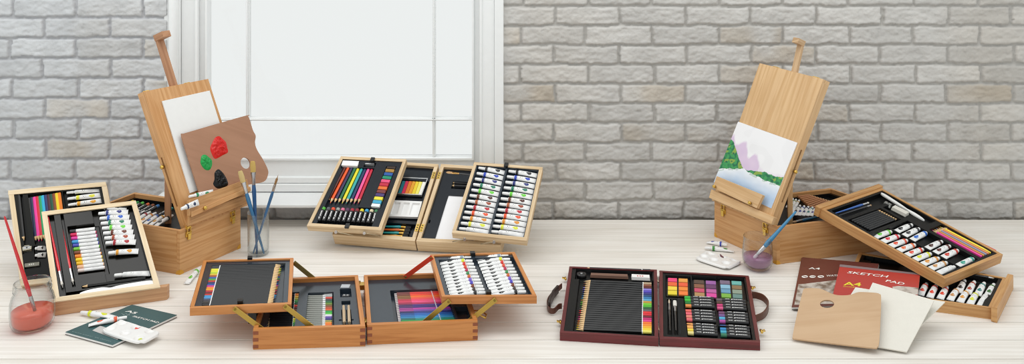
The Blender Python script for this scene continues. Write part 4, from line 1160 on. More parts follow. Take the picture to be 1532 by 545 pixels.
for i, cn in enumerate(c26):
    t = i / 25; a = lerp((317.5, 395.5), (300.5, 458.3), t); b = lerp((424 if i < 4 else 423, 393), (411.5, 455), t)
    wm = -.0085; A = HLT.hit(*a, wm) - HLT.n * .004; B = HLT.hit(*b, wm) - HLT.n * .004
    put('colouring_pencil', 'dpencil', (HEX[cn], '#16181a'), A, B, HLT.n, .0088,
        'black pencil with {} end, {} from back in {}'.format(cn, ORD[i], 'raised left orange tray'), 'pencil')
for i, cn in enumerate(['steel blue', 'purple', 'blue', 'silver', 'pale grey', 'red', 'graphite', 'dark green', 'olive', 'brown', 'rust', 'orange red', 'emerald', 'green', 'white', 'violet', 'navy', 'khaki', 'orange', 'tangerine']):
    hx = {'steel blue': '#3a7ab0', 'purple': '#8a60a0', 'blue': '#3a60b8', 'silver': '#b8b8b8', 'pale grey': '#a8b0b0', 'red': '#d04030', 'graphite': '#444', 'dark green': '#2a6a40', 'olive': '#6a8a30', 'brown': '#7a5a30', 'rust': '#b05030', 'orange red': '#e05a30', 'emerald': '#30a050', 'green': '#50c040', 'white': '#e8e8e8', 'violet': '#6a50a8', 'navy': '#303878', 'khaki': '#a09a50', 'orange': '#e88a30', 'tangerine': '#e8702c'}[cn]
    t = i / 19; a = lerp((456, 433), (455.5, 488.5), t); b = lerp((497.5, 433), (496.5, 488.5), t)
    A = HL.hit(*a, -.018) - HL.n * .004; B = HL.hit(*b, -.018) - HL.n * .004
    put('fibre_pen', 'gpencil', (hx, '#8a8c86'), A, B, HL.n, .0086, 'grey pen with {} cap, {} from back in orange case left half'.format(cn, ORD[i]), 'pen')
for i, cn in enumerate(['red', 'crimson', 'dark red', 'orange', 'amber', 'olive', 'green', 'dark green', 'scarlet', 'maroon', 'brown', 'red', 'black', 'charcoal', 'yellow', 'lime', 'green', 'emerald']):
    hx = {'red': '#c8302c', 'crimson': '#a82838', 'dark red': '#7a2020', 'orange': '#d87a30', 'amber': '#d8a838', 'olive': '#a0a040', 'green': '#3a9048', 'dark green': '#2a5a38', 'scarlet': '#d83828', 'maroon': '#5a2020', 'brown': '#6a4028', 'black': '#222', 'charcoal': '#383838', 'yellow': '#e0d040', 'lime': '#a8cc40', 'emerald': '#2a7a4a'}[cn]
    t = i / 17; a = lerp((402, 433), (398.5, 490), t); b = lerp((448, 433), (443.5, 490), t)
    A = HL.hit(*a, -.018) - HL.n * .004; B = HL.hit(*b, -.018) - HL.n * .004
    put('colouring_pencil', 'dpencil', (hx, '#1c1d20'), B, A, HL.n, .0095, 'black pencil with {} end beneath raised left tray, {} from back'.format(cn, ORD[i]), 'pencil')
put('eraser', 'eraser', ('#b8bcc0',), HL.hit(510, 433.5, -.018), HL.hit(523.5, 433.5, -.018), HL.n, .020, 'pale grey eraser at back right of the orange case left half', 'eraser', dz=.018)
put('sharpener', 'sharpener', ('#4a4a4c', .3), HL.hit(512, 447.5, -.018), HL.hit(523, 447.5, -.018), HL.n, .014, 'black pencil sharpener below the eraser in orange case left half', 'sharpener', dz=.016)
for i, x in enumerate((514.5, 522)):
    put('pencil', 'pencil', ('#c8b090', '#333'), HL.hit(x + .6, 486, -.016), HL.hit(x - .6, 458.5, -.016), HL.n, .0075, ['left', 'right'][i] + ' of two short natural wood pencils standing upright in orange case', 'pencil')
cf = [('black', '#2a2a2c', '#26262a'), ('charcoal', '#3a3638', '#2a2a2c'), ('dark brown', '#4c3a34', '#3a3030'), ('grey brown', '#6e5e58', '#4c4442'), ('dark red', '#8a3a34', '#5a3a38'), ('red', '#dc3a34', '#7a3a3a'), ('scarlet', '#ea4a2c', '#7a4030'), ('orange', '#f0742c', '#8a6038'), ('coral', '#ee5a48', '#8a5a38'), ('rose', '#ea4a6c', '#c03a50'), ('pink', '#f0588c', '#d04060'), ('crimson', '#b82c5c', '#a03050'), ('purple', '#4a3080', '#503060'), ('indigo', '#3c2c78', '#54346a'), ('magenta', '#b844a0', '#9a4088'), ('violet', '#7a50a8', '#a04890'), ('navy', '#2a3a84', '#2a3060'), ('blue', '#2c62b4', '#2a5090'), ('azure', '#2c7cc4', '#2a6aa8'), ('sky blue', '#3c98cc', '#2a80b0'), ('teal', '#2a8a84', '#2a6a60'), ('green', '#2c9a54', '#2c9a48')]
for i, (cn, c1, c2) in enumerate(cf):
    t = i / (len(cf) - 1); a = lerp((588, 428.3), (596, 483.2), t); b = lerp((662, 426), (683, 480.3), t)
    A = HR.hit(*a, -.018) - HR.n * .004; B = HR.hit(*b, -.018) - HR.n * .004
    put('felt_tip_pen', 'felt', (c1, c2), A, B, HR.n, .0088, '{} felt-tip pen, {} from back in right half of orange case'.format(cn, ORD[i]), 'felt-tip pen')
HC = [('grey', '#8a98a8'), ('yellow', '#dce02c'), ('red', '#d8382c'), ('orange red', '#dc4c30'), ('crimson', '#b82c50'), ('green', '#3a8a50'), ('orange brown', '#c8642c'), ('purple', '#7a5ac0'), ('violet blue', '#4a40b8'), ('brown', '#7a3c28'), ('dark brown', '#4a3a34'), ('black', '#242424')]
for a0, b0, a1, b1, w_ in (((657, 387.5), (705, 386), (673, 440.2), (727, 438.5), 'left'), ((713, 385.5), (760.5, 383.2), (735, 439.5), (787, 436.8), 'right')):
    row('paint_tube', 'tube', HRT, -.0125, a0, b0, a1, b1, [(c, h, '#262626') for c, h in HC], .0168,
        'white tube with {c} band, {o} from back, ' + w_ + ' row of raised orange tray', 'paint tube')

# ================================================================== DARK RED CASE
IZ = .0185
IL = Fr(P(837.5, 497.8, IZ), P(985, 506.4, IZ), P(982.8, 403.6, IZ), P(851.8, 398.7, IZ))
IR = Fr(P(986.8, 506.4, IZ), P(1137.3, 512.5, IZ), P(1120, 412.5, IZ), P(986.5, 404.8, IZ))
ic = empty('art_case', V((IL.B.x, IL.B.y, 0)))
tag(ic, 'dark red wooden art case lying open flat on the table', 'art case')
tray(IL, .0185, .0085, ic, REDW, [well(IL, (857, 494), (979, 419), .010), well(IL, (860, 416.5), (976, 403.5), .008)], mins=INS_B, wtop=-.002, name='case_half')
tray(IR, .0185, .0085, ic, REDW, [well(IR, (996, 444), (1033, 412.5), .008), well(IR, (1037, 446), (1073, 413.5), .008), well(IR, (1076, 448), (1113, 415), .008),
     well(IR, (999, 500), (1004.5, 447), .008), well(IR, (1008, 500), (1013, 447), .008),
     well(IR, (1023, 462), (1069, 446), .009), well(IR, (1026, 483.5), (1072, 465), .009), well(IR, (1028, 503), (1074, 486), .009),
     well(IR, (1071, 468), (1117, 450), .009), well(IR, (1073, 486), (1120, 470), .009), well(IR, (1076, 507), (1123, 489), .009)], mins=INS_B, wtop=-.002, name='case_half')
for v in (.15, .85):
    mb = MB(); a = IL(1, v, -.004); mb.tube([a + V((.0008, -.014, 0)), a + V((.0008, .014, 0))], .002, mat('#c8b49a', .35, .7), 10); mb.build('hinge', ic)
LEA = mat('#5a3426', .45, bump=.3); LEA2 = mat('#2e211c', .4, bump=.3)
hp = [(841, 432), (835, 437), (827, 445), (820.5, 454), (819.5, 462), (823, 468.5), (829, 469), (835, 463), (840.5, 462)]
mb = MB(); mb.ribbon([P(x, y, .004) for x, y in spl(hp, 4, False)], (0, .0, .013), .0022, LEA); mb.build('handle', ic)
mb = MB(); mb.ribbon([P(*p, .006) for p in ((836.5, 439), (829.5, 447), (825, 457), (823.5, 465))], (.0, -.001, .021), .006, LEA2); mb.build('handle_grip', ic, bevel=.002)
hp = [(1125, 446), (1133, 447), (1143, 451), (1150, 460), (1148.5, 470), (1142, 478), (1131, 482.5)]
mb = MB(); mb.ribbon([P(x, y, .003) for x, y in spl(hp, 4, False)], (0, .0, .016), .003, LEA); mb.build('handle', ic)
for px in ((846, 417), (838.5, 482), (1125, 431), (1139, 496)):
    c = P(*px, .010); s = -1 if px[0] < 900 else 1
    mb = MB(); mb.tube([c + V((0, -.006, 0)), c + V((0, .006, 0))], .0028, BRASS); mb.tube([c + V((0, -.003, 0)), c + V((s * .008, -.003, .002)), c + V((s * .008, .003, .002)), c + V((0, .003, 0))], .0013, BRASS); mb.build('latch', ic)
I24 = [('beige', '#b8a080'), ('rust', '#8a4a30'), ('dark red', '#5a1a16'), ('lilac', '#8a7ad0'), ('violet', '#5040b8'), ('indigo', '#2c2c80'), ('petrol', '#1c4c78'), ('blue', '#2a78b0'), ('light blue', '#58a8cc'), ('amber', '#c89838'), ('lime', '#78cc30'), ('green', '#50b428'), ('dark green', '#1d5a2a'), ('grey', '#606060'), ('scarlet', '#e02428'), ('red', '#d81c30'), ('maroon', '#6a1020'), ('magenta', '#c01868'), ('pink', '#dc3488'), ('orange', '#f07824'), ('light orange', '#f0902c'), ('gold', '#f0b028'), ('yellow', '#f0d030'), ('pale yellow', '#f0e468')]
for i, (cn, cc) in enumerate(I24):
    t = i / 23; b = lerp((873.5, 421.5), (861.5, 493.5), t); a = lerp((974.6, 426), (974.8, 498), t)
    A = IL.hit(*a, -.008) - IL.n * .004; B = IL.hit(*b, -.008) - IL.n * .004
    put('colouring_pencil', 'dpencil', (cc, '#161718'), A, B, IL.n, .0088, 'black pencil with {} end, {} from back in the dark red case'.format(cn, ORD[i]), 'pencil')
put('pencil', 'dpencil', ('#303234', '#26282a'), IL.hit(973, 407.3, -.006), IL.hit(872, 404, -.006), IL.n, .0075, 'long black pencil along the back edge of the dark red case', 'pencil')
put('blender_tool', 'eraser', ('#7a5a4a',), IL.hit(883, 414, -.008), IL.hit(940, 416.3, -.008), IL.n, .015, 'brown translucent blending tool beside the white eraser in dark red case', 'drawing tool', dz=.014)
put('eraser', 'eraser', ('#f2efec', '#c85a5a'), IL.hit(944.6, 417, -.008), IL.hit(972.4, 418.2, -.008), IL.n, .019, 'white eraser with faint red print in the dark red case', 'eraser', dz=.016)
mb = MB(); c = IL.hit(870, 413.2, -.008); mb.lathe(c, [(0, .006), (.004, .006), (.0045, .004), (.009, .0065), (.0125, .0065), (.013, .003), (.013, 0)], mat('#1a1a1c', .2), 24)
r = mb.build('sharpener'); mb = MB(); mb.tube([c + V((-.003, 0, .0066)), c + V((.003, 0, .0066))], .0018, STEEL); mb.build('blade', r); tag(r, 'round black sharpener at back left corner of the dark red case', 'sharpener')
pans = [([(998.5, 442), (1030, 443.5), (1029.3, 418), (998.8, 416.5)], [['#e8d23c', '#f0803c'], ['#f0d24a', '#ee8a3a'], ['#ea6a3a', '#ea603c'], ['#ec4a7c', '#e8a04c']], 'pink, orange and yellow'),
        ([(1038.5, 444.5), (1073, 447), (1071.6, 421.5), (1037.3, 419.5)], [['#b08a5c', '#d84c9c'], ['#c8506c', '#b8609c'], ['#8a5c44', '#6c4068'], ['#5c483c', '#9a60a0']], 'brown, plum and pink'),
        ([(1079, 446.5), (1111.5, 448.5), (1109.8, 422), (1076.2, 420)], [['#7cb048', '#6a8a84'], ['#6a9ab8', '#8c9a88'], ['#8ab8d0', '#8a7050'], ['#7a6a80', '#6cb0a8']], 'blue, green and grey')]
for q4, cols_, desc in pans:
    F = Fr(*[IR.hit(*p, -.006) for p in q4]); r = empty('paint_pan_set', F.c - F.n * .0035)
    tag(r, 'clear tray of eight {} paint pans in dark red case'.format(desc), 'paint set')
    mb = MB(); mb.fbox(F, -.04, 1.04, -.03, 1.03, -.003, -.0015, BLACK); mb.build('pan_tray', r)
    for j in range(4):
        for i in range(2):
            mb = MB(); mb.fbox(F, i * .52 + .02, i * .52 + .46, j * .25 + .02, j * .25 + .225, -.0015, .0025, mat(cols_[j][i], .7)); mb.build('paint_pan', r, bevel=.0008)
put('paintbrush', 'brush', ('#1c1c1c', '#b0b0b0', '#c8b8a0', False, .62, .82), IR.hit(1002.5, 497.5, -.006), IR.hit(1001, 449, -.006), IR.n, .007, 'black paintbrush, left of two upright ones in the dark red case', 'paintbrush')
put('paintbrush', 'brush', ('#1c1c1c', '#c4c4c8', '#e4e0d8', True, .62, .8), IR.hit(1011.5, 497.5, -.006), IR.hit(1009.5, 452, -.006), IR.n, .0075, 'black paintbrush with pale bristles, right of two in the dark red case', 'paintbrush')
mb = MB(); F = IR; a, b = F.uv(1017.5, 499), F.uv(1013.6, 447); mb.fbox(F, a[0], b[0] + .015, a[1], b[1], -.001, .0012, mat('#5a6470', .2, .3)); 
r = mb.build('pencil_lead_case', bevel=.0006); tag(r, 'slim grey plastic case beside the brushes in the dark red case', 'pencil lead case')
grp = [(((1024, 447.5), (1067.5, 449.5)), [('green', '#3cb048'), ('bright green', '#44c040'), ('dark green', '#2a7a3a'), ('orange', '#e8904c')], 4.1, False, 'back left'),
       (((1025.5, 467.5), (1069.5, 470)), [('coral', '#e86a60'), ('pink', '#ec6a78'), ('salmon', '#e88a78'), ('rose', '#e86c70')], 4.4, False, 'middle left'),
       (((1027.5, 488), (1072, 491)), [('peach', '#f0a860'), ('light orange', '#f0b060'), ('yellow', '#ecd048'), ('cream', '#ecdc90')], 4.2, False, 'front left'),
       (((1071.5, 451), (1115, 453.5)), [('grey', '#6a5c60'), ('brown', '#5c4438'), ('magenta', '#c84078'), ('pink', '#d85a88')], 4.1, False, 'back right'),
       (((1075, 470.5), (1118.5, 473)), [('plum', '#7a4c70'), ('purple', '#7c5890'), ('sky blue', '#58b0d4'), ('violet', '#b050a0')], 4.2, False, 'middle right'),
       (((1077, 490.5), (1121, 493.5)), [('navy', '#2c4c88'), ('blue', '#3888c0'), ('turquoise', '#48a8c0'), ('green', '#3a7a5a')], 4.4, False, 'front right')]
for (a, b), cols_, st, rev, nm in grp:
    for i, (cn, cc) in enumerate(cols_):
        y = i * st; x = i * .5
        A = IR.hit(b[0] + x, b[1] + y, -.008) - IR.n * .003; B = IR.hit(a[0] + x, a[1] + y, -.008) - IR.n * .003
        put('oil_pastel', 'pastel', (cc, True), A, B, IR.n, .0105, '{} oil pastel, {} from back in the {} group of dark red case'.format(cn, ORD[i], nm), 'oil pastel')

# ================================================================== RIGHT TABLE EASEL
EZ = .103
eF, eL, eB, eR = P(1162, 340, EZ), P(1068.8, 302, EZ), P(1243, 281.5, EZ), P(1351, 317.5, EZ)
RB = Fr(eL, eF, eR, eB)
re = empty('table_easel', V((RB.c.x, RB.c.y, 0)))
tag(re, 'wooden box easel at right holding a painted mountain lake picture', 'easel')
rbx = tray(RB, EZ, .010, re, EASEL, [(.05, .95, .05, .95, .010)], mins=INS_B, wtop=-.012)
b1, b2 = P(1065, 300, .106), P(1151.5, 337, .106)
bd = (eB - eL).normalized()
t2 = b2 + bd * .177 + V((0, 0, .390)); t2 = PY(1232, 118.7, t2.y)
t1 = PY(1136.5, 94.5, (b1 + bd * .177).y)
RP = Fr(b1, b2, t2, t1)
EP = wood('#dcb88a', '#cda472', .45, 5, 110, name='panel_oak')
panel(RP, .030, re, EP)
for u in (.24, .86):
    mb = MB(); mb.tube([RP(u - .04, 1.0, -.012), RP(u + .04, 1.0, -.012)], .003, BRASS); mb.fbox(RP, u - .04, u + .03, 1 - .0005, 1.006, -.020, -.006, BRASS); mb.build('hinge', re)
MAST2 = wood('#d0b28c', '#b99670', .5, name='mast_pale')
o_, mt, mdir = mastpart((1183, 128), (1197, 62.5), None, re, RP, -.014, .019, MAST2)
X = (RP.B - RP.A).normalized(); N_ = RP.n; U_ = (RP.D - RP.A).normalized()
mb = MB(); fw = N_ * .022
mb.hexa([mt - X * .010 - U_ * .010 - N_ * .01, mt + X * .012 - U_ * .010 - N_ * .01, mt + X * .012 + U_ * .006 - N_ * .01, mt - X * .010 + U_ * .006 - N_ * .01,
         mt - X * .010 - U_ * .010 + fw, mt + X * .012 - U_ * .010 + fw, mt + X * .012 + U_ * .006 + fw, mt - X * .010 + U_ * .006 + fw], MAST2)
mb.build('mast_head', re, bevel=.001)
a_ = PY(1182.5, 262, 2.462); b_2 = V((a_.x, a_.y, .02)); sd = V((.007, 0, 0)); dd = V((0, .008, 0))
mb = MB(); mb.hexa([b_2 - sd, b_2 + sd, b_2 + sd + dd, b_2 - sd + dd, a_ - sd, a_ + sd, a_ + sd + dd, a_ - sd + dd], EP); mb.build('strut', re, bevel=.001)
knob(RP(1, RP.uv(1184, 255, -.015)[1], -.015), (RP.B - RP.A).normalized(), re, .005)
edgebox(RP, [(1060.5, 296), (1154, 336), (1158, 325), (1064, 283)], .0, .017, EP, 'ledge', re)
edgebox(RP, [(1066, 281), (1132, 312), (1141.5, 292), (1072, 263.5)], .017, .027, EP, 'canvas_holder', re)
knob(RP.hit(1070.8, 280, .027), RP.n, re, .0045); knob(RP.hit(1124, 304.7, .027), RP.n, re, .0045)
RFc = vface(eL, eF, EZ)
for px in ((1082.5, 311), (1145.5, 339)):
    u, v = RFc.uv(*px); latch(RFc, u, v, re, 1.2)
for (c0, c1) in ((eF, eL), (eF, eR), (eL, eF)):
    d0 = (c1 - c0).normalized(); nn = d0.cross(V((0, 0, 1)))
    if nn.y > 0: nn = -nn
    mb = MB(); a = V((c0.x, c0.y, 0.0)) + nn * .0006
    mb.slab([a, a + d0 * .012, a + d0 * .010 + V((0, 0, .007)), a + d0 * .004 + V((0, 0, .011)), a + V((0, 0, .012))], [], nn, .0012, mat('#d9a03a', .35, .3)); mb.build('corner_guard', re)
# contents of the right easel box
for i in range(8):
    B = RB.hit(1234 + i * 1.1 - 3 * (7 - i), 296.5 + i * .8 - (7 - i) * .35, -.010); A = RB.hit(1205 + i * 1.2 - 1.6 * (7 - i), 297 + i * 1.9 - (7 - i) * .6 + 4, -.010)
    put('colouring_pencil', 'pencil', ('#b07850', '#6a3a20'), A, B, RB.n, .0075, 'brown pencil, {} from back in the right easel box'.format(ORD[i]), 'pencil')
tc = [('white', '#d8d8d8'), ('black', '#2c2c30'), ('blue', '#2c4a9a'), ('navy', '#28306a'), ('teal', '#2a7a7a'), ('purple', '#5a4a8a')]
for i, (cn, cc) in enumerate(tc):
    B = RB.hit(1191 + i * 6.2, 309.5 + i * .9, -.008); A = RB.hit(1174 + i * 6.2 + 8, 331 + i * .3 - 8, -.008)
    put('paint_tube', 'tube', (cc,), A, B, RB.n, .013, 'white tube with {} band, {} from left in front row of right easel box'.format(cn, ORD[i]), 'paint tube')
for i, (cn, cc) in enumerate([('green', '#3a8a4a'), ('olive', '#7a8a3a'), ('ochre', '#b89040')]):
    B = RB.hit(1186.5 + i * 4.6, 300 + i * 1.2, -.008); A = RB.hit(1178 + i * 4.6, 312 + i * 1.2, -.008)
    put('paint_tube', 'tube', (cc,), A, B, RB.n, .012, 'white tube with {} band, {} in the back row of right easel box'.format(cn, ORD[i]), 'paint tube')
put('paintbrush', 'brush', ('#24506a', '#888', '#a08060', False), RB.hit(1240, 323.5, -.010), RB.hit(1184, 335.5, -.010), RB.n, .009, 'dark blue brush lying along the front wall inside right easel box', 'paintbrush')

# painted picture
cc = [RP.hit(1072 + 3, 279 + 6, .003), RP.hit(1153.8, 312, .003), RP.hit(1192.7, 213.6, .003), RP.hit(1104.3, 182, .003)]
cc[0] = cc[1] + (cc[3] - cc[2])
PFm = Fr(*cc)
def picture():
    N = 150; me = bpy.data.meshes.new('painting')
    vs = []; cols_ = []
    def itp(x, pts):
        if x <= pts[0][0]: return pts[0][1]
        for a, b in zip(pts, pts[1:]):
            if x <= b[0]: 
                t = (x - a[0]) / (b[0] - a[0]); return a[1] + (b[1] - a[1]) * t
        return pts[-1][1]
    mt_ = [(0, .80), (.03, .80), (.10, .68), (.15, .70), (.21, .765), (.26, .765), (.31, .70), (.36, .58), (.40, .575), (.46, .655), (.50, .65), (.55, .58), (.62, .50), (.72, .46), (.8, .47), (1, .52)]
    hl = [(0, .70), (.06, .68), (.12, .62), (.2, .53), (.3, .43), (.36, .38), (.37, -1)]
    hr = [(.40, -1), (.41, .36), (.5, .385), (.62, .41), (.70, .445), (.78, .43), (.9, .44), (1, .47)]
    sh = [(0, .215), (.1, .27), (.2, .30), (.35, .36), (.5, .352), (.7, .335), (.85, .335), (1, .34)]
    nz = lambda x, y, s, k: noise.noise(V((x * s, y * s, k)))
    L = lambda h: np.array(lin(h)[:3])
    for j in range(N + 1):
        for i in range(N + 1):
            s, t = i / N, j / N; vs.append(PFm(s, t, 0))
            w1 = nz(s, t, 14, 1) * .018; t_ = t + w1
            c = L('#f1f1f3') * (1 - .05 * (nz(s, t, 5, 2) > .2) * .6)
            sky = nz(s, t, 4, 3); c = c * (1 - .04 * max(0, sky))
            m = itp(s, mt_)
            if t_ < m:
                k = .55 + .45 * nz(s, t, 7, 4); f = min(1, (m - t_) / .05) * (.9 if s < .6 else .42)
                c = c * (1 - f) + (L('#cdb4d6') * k + L('#e0cbe2') * (1 - k)) * f
            hill = itp(s, hl) if s < .37 else -1
            hill2 = itp(s, hr) if s > .405 else -1
            sl = itp(s, sh)
            if sl < t_ < max(hill, hill2):
                k = nz(s, t, 26, 6); k2 = nz(s, t, 11, 7)
                g = L('#3f9a58') if k > .05 else L('#2e8450')
                if k2 > .18: g = L('#8aa84a')
                if k < -.28: g = L('#1d6a4c')
                c = g
            elif t_ <= sl:
                f = min(1, (sl - t_) / .22)
                c = L('#eef2f6') * (1 - f) + L('#b4cdea') * f
                c = c * (1 + .05 * nz(s * .35, t, 18, 9))
                if f < .14 and nz(s * .6, t, 20, 5) > .05 : c = c * .6 + L('#6a9a70') * .4
            cols_ += [*[float(min(1, max(0, q_))) for q_ in c], 1]
    org = PFm.c
    fs = [(j * (N + 1) + i, j * (N + 1) + i + 1, (j + 1) * (N + 1) + i + 1, (j + 1) * (N + 1) + i) for j in range(N) for i in range(N)]
    me.from_pydata([tuple(v - org + PFm.n * .0001) for v in vs], [], fs)
    at = me.color_attributes.new('paint', 'FLOAT_COLOR', 'POINT'); at.data.foreach_set('color', cols_)
    m = bpy.data.materials.new('acrylic_paint'); m.use_nodes = True
    a = m.node_tree.nodes.new('ShaderNodeVertexColor'); a.layer_name = 'paint'
    b = m.node_tree.nodes['Principled BSDF']; b.inputs['Roughness'].default_value = .6
    m.node_tree.links.new(a.outputs['Color'], b.inputs['Base Color']); me.materials.append(m)
    mb = MB(); mb.slab([PFm(0, 0), PFm(1, 0), PFm(1, 1), PFm(0, 1)], [], PFm.n, .003, WHITE); r = mb.build('canvas_board', None, org=org)
    make('painting', me, r)
    tag(r, 'painting of mauve mountains, green hills and lake on the right easel', 'painting')
picture()

# ================================================================== RIGHT: lower tray, upper tray
LZ = .027
LTc = [P(1262, 432, LZ), P(1484, 461.5, LZ), P(1507, 416, LZ), P(1285, 377.5, LZ)]
LT = Fr(*LTc)
lt = empty('art_tray', V((LT.c.x, LT.c.y, 0))); tag(lt, 'oak tray of paint tubes lying flat at right under the larger tilted tray', 'art tray')
tray(LT, LZ, .009, lt, OAK, [well(LT, (1360, 444), (1482, 430), .012), well(LT, (1425, 432), (1492, 420), .012), well(LT, (1300, 400), (1350, 388), .01), (.05, .95, .82, .95, .010)], mins=INS_B, wtop=-.002)
Aq, Bq = P(1484, 479, 0), P(1507, 428, 0)
d1 = V((LT.C.x - LT.B.x, LT.C.y - LT.B.y, 0)).normalized(); n1 = V((d1.y, -d1.x, 0)) * .013; Aq = V((LT.B.x, LT.B.y, 0)) - d1 * .012; Bq = V((LT.C.x, LT.C.y, 0)) + d1 * .006; hh = V((0, 0, .036))
mb = MB(); mb.hexa([Aq, Aq + n1, Bq + n1, Bq, Aq + hh, Aq + n1 + hh, Bq + n1 + hh, Bq + hh], OAK); mb.build('ledge', lt, bevel=.001)
fr_ = [('orange red', '#dc4630', (1377, 440), (1386.5, 425)), ('red', '#e04430', (1391, 443.5), (1401.3, 427)), ('scarlet', '#dc4430', (1406.5, 445.5), (1417, 430)), ('tan', '#c8905c', (1421.3, 447.5), (1433.5, 432.5)), ('ochre', '#dc9840', (1436.2, 450.5), (1448, 435.5)), ('yellow', '#dce040', (1451, 453.8), (1462, 438.3)), ('white', '#e4e4e4', (1466.3, 456.3), (1477.5, 440.5))]
for i, (cn, cc, a, b) in enumerate(fr_):
    put('paint_tube', 'tube', (cc,), LT.hit(*a, -.006) - LT.n * .007, LT.hit(*b, -.006) - LT.n * .007, LT.n, .0175, 'white tube marked {}, {} from left in front row of lower right tray'.format(cn, ORD[i]), 'paint tube')
for i, (cn, cc, a, b) in enumerate([('black', '#26262a', (1434, 436), (1443.5, 420)), ('dark red', '#a8402c', (1447.5, 438), (1458, 422)), ('teal', '#2a7a78', (1462.3, 440.3), (1472.8, 424)), ('dark green', '#3a6a34', (1476.8, 442.5), (1487.3, 426))]):
    put('paint_tube', 'tube', (cc,), LT.hit(*a, -.006) - LT.n * .007, LT.hit(*b, -.006) - LT.n * .007, LT.n, .0175, 'white tube marked {}, {} from left in back row of lower right tray'.format(cn, ORD[i]), 'paint tube')
put('paintbrush', 'brush', ('#26262a', '#c8c8c8', '#c8b8a0', False), LT.hit(1455, 413.5, -.006), LT.hit(1488, 419, -.006), LT.n, .007, 'slim brush at back of the lower right tray', 'paintbrush')
put('paintbrush', 'brush', ('#26262a', '#c8c8c8', '#b09a80', False), LT.hit(1452, 409.5, -.006), LT.hit(1484, 414.5, -.006), LT.n, .006, 'slim brush against the back wall of the lower right tray', 'paintbrush')

ka, kb = P(1228.5, 313, .140), P(1318.5, 281.5, .140)
kd, kc = P(1413.8, 417.3, .056), P(1500.5, 381, .056)
KT = Fr(ka, kd, kc, kb)            # A left, B bottom corner, C right, D top
kt = empty('art_tray', V((KT.c.x, KT.c.y, KT.c.z - .03))); tag(kt, 'large oak tray of tubes and pencils tilted between right easel box and lower tray', 'art tray')
ko = tray(KT, .026, .009, kt, OAK, [], mins=None, joints=None)
def kw(p, q, dp): return well(KT, p, q, dp)
def uvw(u0, u1, v0, v1, d): return (u0, u1, v0, v1, d)
insert(KT, ko, .009, -.002, [(.045, .16, .08, .95, .012), (.19, .37, .08, .62, .012), (.19, .36, .66, .95, .012), (.40, .955, .05, .34, .013), (.40, .955, .36, .67, .013), (.55, .95, .72, .95, .010), (.10, .5, .80, .95, .008)], INS_B)
mb = MB(); mb.fbox(KT, -.015 / KT.Lu, 0, -.02, 1.03, -.024, .004, OAK); mb.build('ledge', kt, bevel=.001)
kc9 = [('green', '#6cc840'), ('crimson', '#d82c3c'), ('red', '#e05030'), ('orange', '#e8703c'), ('vermilion', '#e04830'), ('yellow', '#dcdc30'), ('ochre', '#dc9440'), ('tan', '#cc9458'), ('white', '#e4e4e4')]
def krow(cols_, a0, b0, a1, b1, fmt, d=.0178, wb=-.016):
    row('paint_tube', 'tube', KT, wb, a0, b0, a1, b1, cols_, d, fmt, 'paint tube')
krow(kc9, (1307, 354), (1337.4, 345.5), (1401.8, 408.5), (1431.5, 398.5), 'white tube marked {c}, {o} from left in long front row of tilted tray')
krow([('black', '#26262a'), ('charcoal', '#38383c'), ('blue', '#2a6ac8')], (1338, 346.5), (1368.4, 335), (1361.6, 359.5), (1391, 346), 'white tube marked {c}, {o} from left in second row of tilted tray')
krow([('dark brown', '#4a2820'), ('maroon', '#5a2420'), ('red', '#cc3c2c')], (1384, 372), (1413, 360), (1408, 385.5), (1437, 373), 'white tube marked {c}, {o} of three right of tilted tray centre')
krow([('teal', '#3aa08c')], (1431.5, 397.5), (1461.3, 385.3), (1432, 398), (1462, 386), 'white tube with teal drop alone near right corner of tilted tray')
for i in range(8):
    t = i / 7; a = lerp((1273.5, 330.8), (1299.5, 344.2), t); b = lerp((1319, 314.6), (1343, 327), t)
    put('pencil', 'pencil', ('#1c1d1f', '#333'), KT.hit(*a, -.008) - KT.n * .004, KT.hit(*b, -.008) - KT.n * .004, KT.n, .0075, 'black sketching pencil, {} from back left in the tilted tray'.format(ORD[i]), 'pencil')
put('paintbrush', 'brush', ('#2a5fae', '#c8ccd0', '#e0dcd0', False, .8, .92), KT.hit(1249, 321.3, -.008), KT.hit(1300.5, 304.8, -.008), KT.n, .0075, 'bright blue paintbrush in the tilted tray', 'paintbrush')
put('paintbrush', 'brush', ('#202226', '#b8b8b8', '#c8a070', False, .86, .94), KT.hit(1254, 324.5, -.008), KT.hit(1304, 308.5, -.008), KT.n, .0065, 'black paintbrush next to the bright blue one in tilted tray', 'paintbrush')
put('palette_knife', 'knife', ('#f0f0ee',), KT.hit(1318, 290.5, -.004), KT.hit(1382.5, 331.5, -.004), KT.n, .0145, 'white plastic palette knife at the back of the tilted tray', 'palette knife', dz=.012)
put('eraser', 'eraser', ('#dedad0',), KT.hit(1335.5, 312.5, -.006), KT.hit(1357, 323.5, -.006), KT.n, .022, 'off-white eraser beside the palette knife in the tilted tray', 'eraser', dz=.018)
put('sharpener', 'sharpener', ('#a8a8a4', .8), KT.hit(1322.5, 305.5, -.009), KT.hit(1333, 310.5, -.009), KT.n, .016, 'metal pencil sharpener next to the off-white eraser in tilted tray', 'sharpener', dz=.015)
row('colouring_pencil', 'pencil', KT, -.011, (1469, 385), (1393.5, 344.3), (1489.5, 376.5), (1412, 337.5),
    [('magenta', '#e83c98', '#e83c98'), ('ochre', '#c8883c', '#c8883c'), ('grey blue', '#8a90b0', '#8a90b0'), ('orange', '#e08a50', '#e08a50'), ('yellow', '#f0dc30', '#f0dc30'), ('dark red', '#8a1c20', '#8a1c20'), ('red', '#d82028', '#d82028')],
    .0085, '{c} colouring pencil, {o} from front in the tilted tray', 'pencil')

